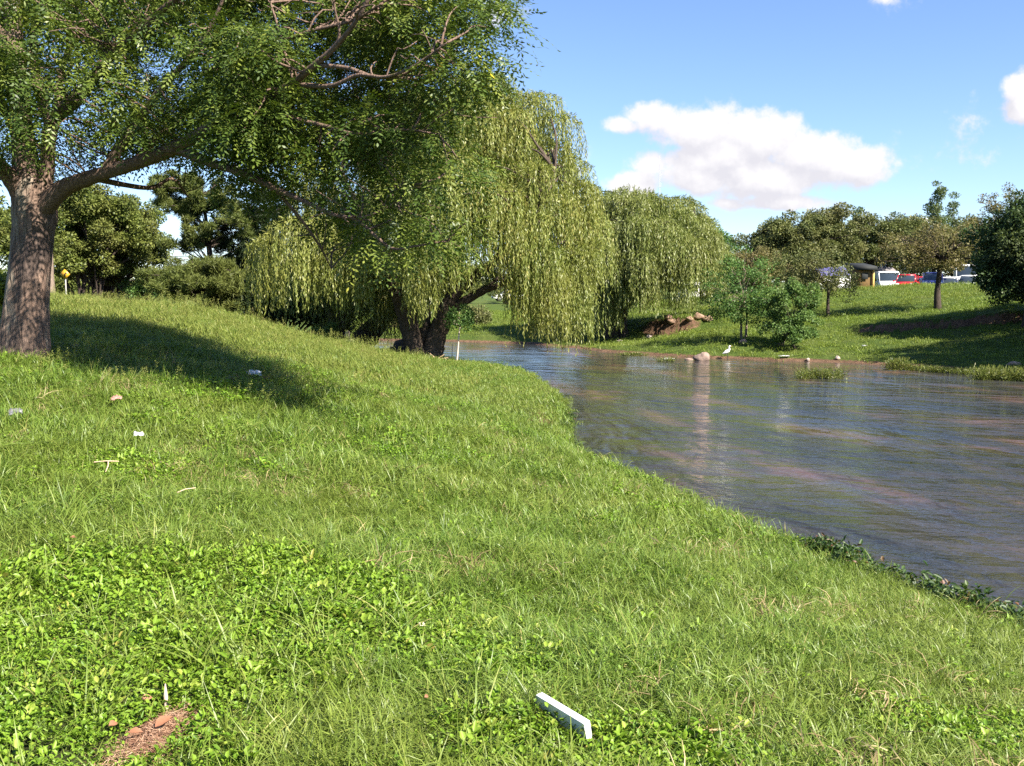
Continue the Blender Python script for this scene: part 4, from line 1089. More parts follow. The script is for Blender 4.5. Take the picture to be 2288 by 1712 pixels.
def litter(name, label, c, s, mat, cat, seed, tilt=(0, 0, 0), crumple=.25, n=7):
    r = np.random.default_rng(seed)
    g = np.linspace(-1, 1, n); GX, GY = np.meshgrid(g, g)
    edge = 1 + .12 * np.sin(3 * np.arctan2(GY, GX) + seed)
    x = GX * edge * s[0] + r.normal(0, s[0] * .06, GX.shape); y = GY * edge * s[1] + r.normal(0, s[1] * .06, GX.shape)
    z = s[2] * (1 - .6 * (GX ** 2 + GY ** 2) * .5) + r.normal(0, crumple * s[2], GX.shape)
    top = np.stack([x, y, z], -1).reshape(-1, 3); bot = top - [0, 0, .004]
    from mathutils import Euler
    R = np.array(Euler(tilt).to_matrix())
    i = np.arange(n * n).reshape(n, n)
    Qd = np.stack([i[:-1, :-1], i[:-1, 1:], i[1:, 1:], i[1:, :-1]], -1).reshape(-1, 4)
    b = np.concatenate([i[0, :-1], i[:-1, -1], i[-1, :0:-1], i[:0:-1, 0]]); bn = np.roll(b, -1)
    side = np.stack([b, b + n * n, bn + n * n, bn], -1)
    V = np.vstack([top, bot]) @ R.T + np.asarray(c)
    return tag(mk(name, V, [Qd, Qd[:, ::-1] + n * n, side], mat, None, False, loc=np.asarray(c, float)), label, cat)
q = onW(1495, 806); litter('plastic_scrap', 'white plastic scraps caught in the small weed tuft in the river', q + [0, 0, .05], (.24, .1, .06), M_TRASH, 'litter', 5)
q = T(1752, 803); litter('plastic_scrap', 'white and dark plastic scrap washed up on the far shoreline below the bush', q + [0, 0, .06], (.22, .1, .05), M_TRASH, 'litter', 6)
q = T(1932, 777); litter('paper_scrap', 'tiny white paper scrap on the sunlit far slope', q + [0, 0, .06], (.12, .08, .05), M_TRASH, 'litter', 7)

# ------------------------------------------------------------------ near litter
q = T(310, 1006); litter('crumpled_paper', 'crumpled white paper lying in the grass in the left foreground', q + [0, 0, .13], (.042, .034, .03), plain('white_paper', (.52, .51, .49), .7, var=.05), 'litter', 1, (.3, .15, .3))
q = T(262, 917); litter('pink_wrapper', 'pink and cream torn wrapper in the grass right of the big trunk', q + [0, 0, .12], (.05, .038, .03), plain('pink_wrapper', (.36, .18, .14), .6, var=.3, vscale=25), 'litter', 2, (.4, 0, .2))
q = T(36, 952); litter('grey_plastic', 'greyish torn plastic bag low in the grass at the left edge', q + [0, 0, .11], (.06, .05, .035), plain('grey_plastic', (.16, .16, .16), .4, var=.2), 'litter', 3, (.3, -.2, .4))
q = T(568, 853); litter('shaded_plastic_bag', 'pale plastic bag lying in the shade of the big tree', q + [0, 0, .09], (.10, .07, .05), plain('bluish_plastic', (.70, .71, .75), .4, var=.1), 'litter', 4, (.3, .1, .1))
q = T(594, 862); litter('brown_wrapper', 'small reddish brown wrapper right beside the bag in the shade', q + [0, 0, .09], (.05, .05, .03), plain('brown_wrapper', (.20, .09, .06), .6, var=.3), 'litter', 8, (.3, .1, .1))
q = T(942, 1436); litter('petal_scrap', 'tiny cream scrap on the leafy ground cover mid foreground', q + [0, 0, .075], (.016, .014, .012), plain('cream_scrap', (.75, .66, .52), .7), 'litter', 9, (.4, .1, .4), n=5)
M_DEAD = plain('dead_leaf', (.24, .105, .052), .7, var=.3, vscale=30)
M_STICK = plain('dry_stick', (.55, .40, .26), .8, var=.2, vscale=30)

def dead_leaf(label, c, L, W, rz, tilt, seed):
    r = np.random.default_rng(seed)
    n = 9; t = np.linspace(0, 1, n); w = W * np.sin(np.pi * np.clip(t * .97 + .02, 0, 1) ** .8) ** 1.3 * (1 + r.normal(0, .06, n))
    V = []
    for dz in (0, -.0015):
        for i in range(n):
            curl = .12 * L * math.sin(t[i] * 3)
            V += [[t[i] * L - L / 2, -w[i], curl + .25 * w[i] + dz], [t[i] * L - L / 2, 0, curl + dz], [t[i] * L - L / 2, w[i], curl + .25 * w[i] + dz]]
    Qd = []
    for k in (0, 3 * n):
        for i in range(n - 1):
            for j in (0, 1): 
                a = k + i * 3 + j; f = [a, a + 3, a + 4, a + 1]; Qd.append(f if k == 0 else f[::-1])
    from mathutils import Euler
    R = np.array(Euler((tilt[0], tilt[1], rz)).to_matrix())
    return tag(mk('dead_leaf', np.array(V) @ R.T + c, [Qd], M_DEAD, None, True, loc=np.asarray(c, float)), label, 'leaf', 'dead leaves on the ground')
dead_leaf('large curled tan dead leaf on the dry straw heap, lower right of its fellows', T(368, 1668) + [0, 0, .075], .075, .020, .9, (.3, -.2), 1)
dead_leaf('pinkish dead leaf on the lower left of the straw heap', T(305, 1690) + [0, 0, .07], .05, .016, .3, (.3, .1), 2)
dead_leaf('brown dead leaf half buried in leaves left of the straw heap', T(255, 1670) + [0, 0, .07], .045, .014, 1.2, (.5, .2), 3)
dead_leaf('folded tan dead leaf at the upper left of the straw heap', T(330, 1612) + [0, 0, .08], .045, .013, .7, (.9, .2), 4)
dead_leaf('small orange dead leaf in the grass left of the white box', T(953, 1606) + [0, 0, .08], .026, .008, 1.1, (.7, .1), 5)
dead_leaf('orange dead leaf in the grass at the left above the ground cover', T(165, 1240) + [0, 0, .10], .035, .012, .5, (.4, .2), 6)
q = T(372, 1600); mb = MB(); V, p = tube([q + [0, 0, .02], q + [-.004, .01, .07], q + [-.008, .02, .115]], [.008, .009, .002], 6); mb.add(V, *p)
tag(mb.build('pointed_stick', plain('pale_pink_wood', (.50, .35, .27), .7), None, True, attr=False), 'pale pointed stick standing up from the straw heap', 'stick')
q = T(240, 1068); mb = MB(); V, p = tube([q + [-.10, 0, .12], q + [.0, 0, .13], q + [.09, .01, .125]], [.005, .005, .004], 6); mb.add(V, *p); V, p = tube([q + [.01, 0, .13], q + [.05, -.10, .11], q + [.07, -.2, .08]], [.005, .005, .003], 6); mb.add(V, *p)
tag(mb.build('forked_twig', M_STICK, None, True, attr=False), 'dry forked twig lying on the grass below the crumpled paper', 'twig')
q = T(415, 1130); mb = MB(); V, p = tube([q + [-.05, -.03, .10], q + [.0, .0, .12], q + [.06, .05, .12]], [.004, .004, .003], 6); mb.add(V, *p)
tag(mb.build('curved_twig', M_STICK, None, True, attr=False), 'short curved dry twig in the grass left of the straw coloured tussocks', 'twig')
# straw heap
mb = MB(); c0 = T(350, 1660)
for _ in range(2600):
    u = rng.normal(0, 1, 2) * [.060, .13]; q = onG(c0[0] + u[0] * .9 + u[1] * .12, c0[1] + u[1] - .03); q[2] += rng.uniform(.015, .055) * math.exp(-(u[0] / .09) ** 2)
    d = rand_dirs(1)[0] * [1, 1, .35]; L = rng.uniform(.012, .045)
    b = rng.normal(0, .008, 3)
    V, p = tube([q - d * L, q + b, q + d * L], [.0009, .0012, .0007], 3, cap=False); mb.add(V, *p, rnd=rng.uniform())
tag(mb.build('dry_straw', leaf_mat('dry_straw', [(0, (.16, .075, .045)), (.5, (.36, .20, .12)), (1, (.62, .42, .28))], .15)), 'heap of dry brown straw in the ground cover', 'straw', kind='stuff')

# white foam tray lying on its edge in the grass
def foam_box():
    import bmesh
    ga, gb_ = T(1197, 1553), T(1304, 1618)
    a = P(1197, 1553, ga[1] * .915); b = P(1304, 1618, gb_[1] * .930)
    root = empty('foam_tray', ga, 'white foam food tray tipped on its edge, sunk in the grass of the foreground', 'food tray')
    m = plain('white_foam', (.80, .80, .78), .55, var=.03, vscale=30)
    ux = norm(b - a); L = np.linalg.norm(b - a)
    back = norm(np.cross(np.array([0, 0, 1.0]), ux)); back = back if back[1] > 0 else -back
    back = norm(back + [0, 0, .22]); down = norm(np.cross(ux, back)); down = down if down[2] < 0 else -down
    def hull(name, pts, bev):
        bm = bmesh.new(); vs = [bm.verts.new(p_ - ga) for p_ in pts]
        for f in [(0, 1, 2, 3), (7, 6, 5, 4), (0, 4, 5, 1), (1, 5, 6, 2), (2, 6, 7, 3), (3, 7, 4, 0)]: bm.faces.new([vs[i] for i in f])
        bmesh.ops.recalc_face_normals(bm, faces=bm.faces)
        bmesh.ops.bevel(bm, geom=list(bm.edges), offset=bev, segments=3, affect='EDGES', profile=.6)
        me = bpy.data.meshes.new(name); bm.to_mesh(me); bm.free(); me.materials.append(m)
        for p_ in me.polygons: p_.use_smooth = True
        o = bpy.data.objects.new(name, me); COL.objects.link(o); o.parent = root; return o
    w = .031; h = .070
    def quad(p0, p1, wd, off0, off1): return [p0 + off0, p1 + off0, p1 + off0 + back * wd, p0 + off0 + back * wd]
    z = np.zeros(3)
    # long upper wall
    hull('long_side', quad(a, b, w, z, z) + quad(a - ux * .004, b + ux * .004, w * .9, down * .007, z), .0025)
    # short left wall, splayed, and right wall
    for e, s_ in ((a, -1), (b, 1)):
        q = e - ux * s_ * .007
        o2 = down * h + ux * s_ * (.030 if s_ < 0 else .004)
        hull('short_side', [q + down * .002, e + down * .002, e + back * w + down * .002, q + back * w + down * .002, q + o2, e + o2, e + o2 + back * w * .85, q + o2 + back * w * .85], .002)
    # floor of the tray stands upright at the back
    q = back * .001 + down * .004
    hull('tray_floor', [a + q, b + q, b + q + back * .005, a + q + back * .005, a + q + down * h - ux * .028, b + q + down * h + ux * .003, b + q + down * h + ux * .003 + back * .005, a + q + down * h - ux * .028 + back * .005], .0015)
foam_box()
# ------------------------------------------------------------------ grass and ground cover
M_GRASS = leaf_mat('lawn_grass_blade', [(0, (.050, .100, .010)), (.35, (.100, .168, .020)), (.72, (.165, .230, .036)), (.90, (.24, .265, .06)), (1, (.46, .36, .16))], .2, rnd='inst', patch=((.165, .20, .032), .55), patch_scale=.5, spec=.35)
M_RIDGE = leaf_mat('dry_ridge_grass', [(0, (.10, .145, .024)), (.5, (.18, .215, .042)), (.88, (.27, .265, .075)), (1, (.42, .31, .14))], .28, rnd='inst', patch=((.15, .20, .035), .6), patch_scale=.3, spec=.2)
M_FARG = leaf_mat('far_bank_grass', [(0, (.085, .135, .014)), (.5, (.14, .20, .026)), (1, (.22, .255, .055))], .28, rnd='inst', patch=((.18, .20, .04), .5), patch_scale=.22, spec=.2)
M_CLOVER = leaf_mat('broad_ground_leaf', [(0, (.065, .135, .010)), (.4, (.13, .235, .018)), (.85, (.20, .31, .03)), (.96, (.28, .32, .05)), (1, (.30, .20, .06))], .26, rnd='inst', patch=((.17, .25, .022), .5), patch_scale=1.3, spec=.3)
M_DRY = leaf_mat('dead_thatch', [(0, (.16, .105, .05)), (.6, (.34, .26, .13)), (1, (.5, .4, .23))], .15, rnd='inst', spec=.2)

TPL = bpy.data.collections.new('plant_templates')   # sources of the scattered stuff; not linked to the scene
def tpl_mesh(col, name, V, polys, mat, rnd):
    o = mk(name, V, polys, mat, None, False, {'rnd': rnd})
    COL.objects.unlink(o); col.objects.link(o)

def blades(n, rad, hmin, hmax, w, lay=.6, seg=4):
    """bent tapering ribbons"""
    a = rng.uniform(0, 2 * np.pi, n); r = rad * np.sqrt(rng.uniform(0, 1, n))
    o = np.stack([np.cos(a) * r, np.sin(a) * r, np.full(n, -.015)], -1)
    az = rng.uniform(0, 2 * np.pi, n); dirh = np.stack([np.cos(az), np.sin(az), np.zeros(n)], -1)
    h = rng.uniform(hmin, hmax, n); b = np.abs(rng.normal(lay, .35, n)).clip(.05, 1.5)
    side = np.stack([-np.sin(az), np.cos(az), np.zeros(n)], -1)
    tw = rng.normal(0, .5, n)
    V = []; t = np.linspace(0, 1, seg + 1)
    th0 = rng.uniform(.05, .5, n)
    pos = o.copy()
    for i, tt in enumerate(t):
        if i:
            th = th0 + b * (tt - .5 / seg) * 1.5
            step = (h / seg)[:, None]
            pos = pos + step * (dirh * np.sin(th)[:, None] + np.array([0, 0, 1]) * np.cos(th)[:, None])
        ww = (w * (1 - tt ** 1.6) * rng.uniform(.7, 1.3, n))[:, None] * .5
        s = side * np.cos(tw * tt)[:, None] + np.array([0, 0, 1]) * np.sin(tw * tt)[:, None]
        V += [pos - s * ww, pos + s * ww]
    V = np.stack(V, 1)
    k = 2 * (seg + 1); Qd = []
    base = np.arange(n)[:, None] * k
    for i in range(seg): Qd.append(base + np.array([2 * i, 2 * i + 1, 2 * i + 3, 2 * i + 2]))
    return V.reshape(-1, 3), np.stack(Qd, 1).reshape(-1, 4), np.repeat(rng.uniform(0, 1, n), k)

def ovals(n, rad, h0, h1, L, W):
    a = rng.uniform(0, 2 * np.pi, n); r = rad * np.sqrt(rng.uniform(0, 1, n))
    o = np.stack([np.cos(a) * r, np.sin(a) * r, rng.uniform(h0, h1, n)], -1)
    az = rng.uniform(0, 2 * np.pi, n); el = rng.uniform(-.1, .9, n)
    D = np.stack([np.cos(az) * np.cos(el), np.sin(az) * np.cos(el), np.sin(el)], -1)
    Nn = norm(rand_dirs(n) * .45 + [0, 0, 1]); S = norm(np.cross(D, Nn)); Nn = np.cross(S, D)
    LL = (L * rng.uniform(.6, 1.25, n))[:, None]; WW = (W * rng.uniform(.7, 1.2, n))[:, None]
    up = Nn * WW * .22
    V = np.stack([o, o + D * LL * .35 + S * WW * .5 + up, o + D * LL * .7 + S * WW * .38 + up, o + D * LL - Nn * LL * .1, o + D * LL * .7 - S * WW * .38 + up, o + D * LL * .35 - S * WW * .5 + up], 1)
    b = np.arange(n)[:, None] * 6
    return V.reshape(-1, 3), np.concatenate([b + np.array([0, 1, 2, 3]), b + np.array([0, 3, 4, 5])]), np.repeat(rng.uniform(0, 1, n), 6)

def tset(name, maker, k, mat):
    c = bpy.data.collections.new(name + '_set')
    for _ in range(k):
        V, Qd, r = maker(); tpl_mesh(c, name, V, [Qd], mat, r)
    return c
C_LAWN = tset('lawn_clump', lambda: blades(54, .11, .06, .19, .0054, 1.15), 6, M_GRASS)
C_LONG = tset('long_grass_tuft', lambda: blades(30, .08, .14, .36, .0068, .95, 6), 5, M_GRASS)
C_MID = tset('meadow_clump', lambda: blades(90, .22, .07, .20, .0072, 1.05), 4, M_GRASS)
C_FAR = tset('ridge_clump', lambda: blades(90, .36, .07, .18, .0105, .8, 3), 4, M_RIDGE)
C_FARGR = tset('green_far_clump', lambda: blades(90, .36, .06, .15, .0105, .8, 3), 4, M_GRASS)
C_BANK = tset('far_bank_clump', lambda: blades(56, .6, .07, .20, .028, .6, 3), 4, M_FARG)
C_CLOV = tset('broad_leaf_plant', lambda: ovals(int(rng.integers(9, 26)), .07, .01, rng.uniform(.05, .10), rng.uniform(.016, .038), rng.uniform(.009, .020)), 9, M_CLOVER)
C_DRY = tset('thatch_clump', lambda: blades(26, .13, .08, .22, .005, 1.7), 4, M_DRY)
C_CLOVM = tset('broad_leaf_cushion', lambda: ovals(46, .16, .02, .10, .035, .022), 3, M_CLOVER)
C_WEED = tset('bank_weed_sprig', lambda: ovals(60, .10, .0, .22, .055, .026), 4, M_WEED)
def seedhead():
    V, Qd, r = blades(10, .10, .22, .5, .005, .35, 5)
    n = 10; tips = V.reshape(n, -1, 3)[:, -1]
    k = 16; o = np.repeat(tips, k, 0) + rng.normal(0, .012, (n * k, 3)) + np.outer(np.tile(np.linspace(-.10, .02, k), n), [0, 0, 1])
    v2, q2 = leaf_quads(o, rand_dirs(n * k) + [0, 0, .6], rand_dirs(n * k), np.full(n * k, .028), np.full(n * k, .010))
    return np.vstack([V, v2]), np.vstack([Qd, q2 + len(V)]), np.concatenate([r, np.repeat(rng.uniform(.8, 1, n * k), 4)])
C_SEED = tset('seed_head_grass', seedhead, 4, M_RIDGE)

def scatter(name, label, pts, col, smin, smax, tilt=.15):
    n = len(pts)
    me = bpy.data.meshes.new(name + '_points')
    me.vertices.add(n); me.vertices.foreach_set('co', pts.astype(np.float32).ravel())
    rot = np.stack([rng.normal(0, tilt, n), rng.normal(0, tilt, n), rng.uniform(0, 6.28, n)], -1).astype(np.float32)
    a = me.attributes.new('rot', 'FLOAT_VECTOR', 'POINT'); a.data.foreach_set('vector', rot.ravel())
    a = me.attributes.new('scl', 'FLOAT', 'POINT'); a.data.foreach_set('value', (rng.uniform(smin, smax, n) * (.62 + .76 * fbm(pts[:, 0] * 1.3, pts[:, 1] * 1.3, 40, 3))).astype(np.float32))
    a = me.attributes.new('pick', 'INT', 'POINT'); a.data.foreach_set('value', rng.integers(0, 50, n).astype(np.int32))
    me.update()
    o = bpy.data.objects.new(name, me); COL.objects.link(o)
    g = bpy.data.node_groups.new(name + '_scatter', 'GeometryNodeTree')
    g.interface.new_socket('Geometry', in_out='INPUT', socket_type='NodeSocketGeometry'); g.interface.new_socket('Geometry', in_out='OUTPUT', socket_type='NodeSocketGeometry')
    gi = g.nodes.new('NodeGroupInput'); go = g.nodes.new('NodeGroupOutput')
    ci = g.nodes.new('GeometryNodeCollectionInfo'); ci.inputs['Collection'].default_value = col; ci.inputs['Separate Children'].default_value = True; ci.inputs['Reset Children'].default_value = True
    ip = g.nodes.new('GeometryNodeInstanceOnPoints'); ip.inputs['Pick Instance'].default_value = True
    def na(nm, t):
        x = g.nodes.new('GeometryNodeInputNamedAttribute'); x.data_type = t; x.inputs['Name'].default_value = nm
        return [s for s in x.outputs if s.enabled and s.name == 'Attribute'][0]
    g.links.new(gi.outputs[0], ip.inputs['Points']); g.links.new(ci.outputs[0], ip.inputs['Instance'])
    g.links.new(na('pick', 'INT'), ip.inputs['Instance Index']); g.links.new(na('rot', 'FLOAT_VECTOR'), ip.inputs['Rotation']); g.links.new(na('scl', 'FLOAT'), ip.inputs['Scale'])
    g.links.new(ip.outputs[0], go.inputs[0])
    md = o.modifiers.new('scatter', 'NODES'); md.node_group = g
    print(name, n)
    return tag(o, label, None, None, 'stuff')

def spread(y0, y1, dens, x0=None, x1=None, margin=2.2, near=True, smin=.12):
    xa = -(.56 * y1 + margin) if x0 is None else x0; xb = (.56 * y1 + margin) if x1 is None else x1
    n = int(dens * (xb - xa) * (y1 - y0))
    x = rng.uniform(xa, xb, n); y = rng.uniform(y0, y1, n)
    k = np.abs(x) < .56 * y + margin
    x, y = x[k], y[k]
    z, sn, sf, sm = H(x, y, True)
    k = (sn > smin) if near else ((sf > smin) & (sm < .78))
    return np.stack([x, y, z], -1)[k]

cA, cB, cC = T(150, 1560)[:2], T(800, 1420)[:2], T(450, 1340)[:2]
cD, cE, cF = T(2150, 1640)[:2], T(1250, 1690)[:2], T(330, 1040)[:2]
def broad(x, y):
    """how leafy (0..1) the ground cover is here"""
    w = (fbm(x * 1.6, y * 1.6, 31, 3) - .5) * 1.5
    def e(c, a, b): return 1 - ((x - c[0]) / a) ** 2 - ((y - c[1]) / b) ** 2
    v = np.maximum.reduce([e(cA, 1.25, 1.1), e(cB, 1.15, .85), e(cC, 1.4, .95), e(cD, .6, .4) * .8, e(cE, .8, .3) * .7, e(cF, .6, .7) * .8])
    return np.clip((v + w * 1.3 + .12) * 1.5, 0, 1)

p0 = spread(2.3, 8.5, 250); b0 = broad(p0[:, 0], p0[:, 1])
tray = P(1235, 1610, T(1235, 1610)[1])
gap = lambda p, g=1.0: (np.hypot((p[:, 0] - tray[0]) / .09, (p[:, 1] - tray[1]) / .06) > 1 - rng.uniform(0, .35, len(p))) & (np.hypot((p[:, 0] - c0[0]) / (.105 * g), (p[:, 1] - c0[1] + .03) / (.24 * g)) > 1 + rng.normal(0, .15, len(p)))
thin = fbm(p0[:, 0] * 3.1, p0[:, 1] * 3.1, 77, 3)
sel = (rng.uniform(0, 1, len(p0)) > b0 * .80) & gap(p0) & (rng.uniform(0, 1, len(p0)) < .45 + thin * 1.1)
scatter('lawn_grass', 'short mixed lawn grass of the near bank', p0[sel], C_LAWN, .7, 1.25, .25)
pc = spread(2.3, 8.5, 420); bc = broad(pc[:, 0], pc[:, 1]); pc = pc[(rng.uniform(0, 1, len(pc)) < bc * .95 + .045) & gap(pc)]
scatter('broad_leaf_ground_cover', 'bright broad leaved ground cover in patches', pc, C_CLOV, .7, 1.3, .2)
pl = spread(2.6, 13, 19); f = fbm(pl[:, 0] * .9, pl[:, 1] * .9, 55, 3); pl = pl[(rng.uniform(0, 1, len(pl)) < np.clip((f - .42) * 5, .08, 1)) & gap(pl, 1.9)]
scatter('long_grass', 'long arching grass tufts among the lawn', pl, C_LONG, .6, 1.15, .3)
pd = spread(2.5, 15, 26); f = fbm(pd[:, 0] * 1.1, pd[:, 1] * 1.1, 123, 4); pd = pd[(f > .55) & (rng.uniform(0, 1, len(pd)) < (f - .5) * 6)]
scatter('dead_thatch', 'matted dry dead grass showing in patches', pd, C_DRY, .8, 1.4, .3)
p1 = spread(8.5, 17, 75); b1 = broad(p1[:, 0], p1[:, 1])
scatter('meadow_grass', 'mid distance meadow grass on the slope', p1[rng.uniform(0, 1, len(p1)) > b1 * .5], C_MID, .7, 1.25, .2)
pm = spread(8.5, 16, 26); f = fbm(pm[:, 0] * 1.2, pm[:, 1] * 1.2, 91, 3)
scatter('leafy_patches', 'small leafy patches in the mid distance lawn', pm[f > .56], C_CLOVM, .7, 1.2, .2)
p2 = spread(17, 46, 22); 
ridge = sstep(2.0, -4.5, p2[:, 0] + (fbm(p2[:, 0] * .4, p2[:, 1] * .4, 14, 3) - .5) * 5)
ridge = 1 - sstep(-5.5, 0.5, p2[:, 0] + (fbm(p2[:, 0] * .4, p2[:, 1] * .4, 14, 3) - .5) * 5)
r_ = rng.uniform(0, 1, len(p2)) < ridge * .85 + .05
scatter('dry_ridge_grass', 'yellowish drying grass on the rise', p2[r_], C_FAR, .7, 1.2, .2)
scatter('bank_lawn', 'green grass sloping to the river bend', p2[~r_], C_FARGR, .7, 1.15, .2)
ps = spread(22, 36, 3, -16, -3); ps = ps[fbm(ps[:, 0], ps[:, 1], 61, 2) > .45]
scatter('seed_grass', 'dry seed heads standing on the crest', ps, C_SEED, .6, 1.1, .2)
ps = spread(11.5, 15, 3, -7, -1.5)
scatter('tall_seed_grass', 'taller seeding grasses at the edge of the tree shade', ps, C_SEED, .5, .9, .2)
p3 = spread(34, 95, 6.0, -14, 54, 3, False, .35)
scatter('far_bank_grass', 'short grass covering the far bank', p3, C_BANK, .5, .95, .2)
# leafy fringe over the near bank edge
def fringe(y0, y1, n, w, off):
    L = NEAR[(NEAR[:, 1] > -2) & (NEAR[:, 1] < 45)]
    yy = rng.uniform(y0, y1, n); xx = np.interp(yy, L[:, 1], L[:, 0]) + off + rng.normal(0, w, n)
    z = H(xx, yy); return np.stack([xx, yy, np.maximum(z, -.02)], -1)
pf = fringe(5.2, 10.6, 760, .13, -.22); pf = pf[fbm(pf[:, 0] * 1.5, pf[:, 1] * 1.5, 19, 2) > .33 + .055 * (pf[:, 1] - 7)]
scatter('bank_weeds', 'dark leafy weeds overhanging the water at the right foreground', pf, C_WEED, .5, 1.2, .35)
pf = fringe(8.5, 40, 1500, .12, -.02)
scatter('bank_fringe', 'ragged grass fringe hanging over the near bank edge', pf, C_MID, .5, 1.0, .35)
pf = fringe(5, 13, 900, .12, .02)
scatter('bank_fringe_near', 'grass fringe on the lip of the near bank', pf, C_LAWN, .8, 1.5, .4)
pf = fringe(18, 24, 120, .12, .05)
scatter('bank_bulge_weeds', 'leafy weeds on the bulging bank edge at mid distance', pf, C_WEED, .5, .9, .3)

# ------------------------------------------------------------------ vehicles
M_GLASS = plain('dark_car_glass', (.03, .04, .05), .08, 0, .8, .05)
M_TYRE = plain('black_tyre', (.02, .02, .02), .9)
M_RIM = plain('grey_rim', (.5, .5, .52), .35, .8)
M_LAMP = plain('clear_lamp', (.75, .75, .72), .15, 0, .8, .02)
M_TAIL = plain('red_tail_lamp', (.5, .03, .03), .2)
M_PLASTIC = plain('dark_bumper', (.035, .035, .04), .6)
def paint(name, c): return plain(name, c, .22, 0, .6, .03, 2)

def loft(mb, secs, k=None):
    """secs: (x, z0, z1, half width, shoulder) -> closed hull of chamfered cross sections"""
    V = []
    for x, z0, z1, w, ch in secs:
        V += [[x, -w + ch * .4, z0], [x, w - ch * .4, z0], [x, w, z0 + ch * .5], [x, w, z1 - ch], [x, w - ch, z1], [x, -w + ch, z1], [x, -w, z1 - ch], [x, -w, z0 + ch * .5]]
    n = len(secs); Qd = []
    for i in range(n - 1):
        for j in range(8): Qd.append([i * 8 + j, i * 8 + (j + 1) % 8, i * 8 + 8 + (j + 1) % 8, i * 8 + 8 + j])
    mb.add(V, Qd, [[7, 6, 5, 4, 3, 2, 1, 0], [(n - 1) * 8 + j for j in range(8)]])

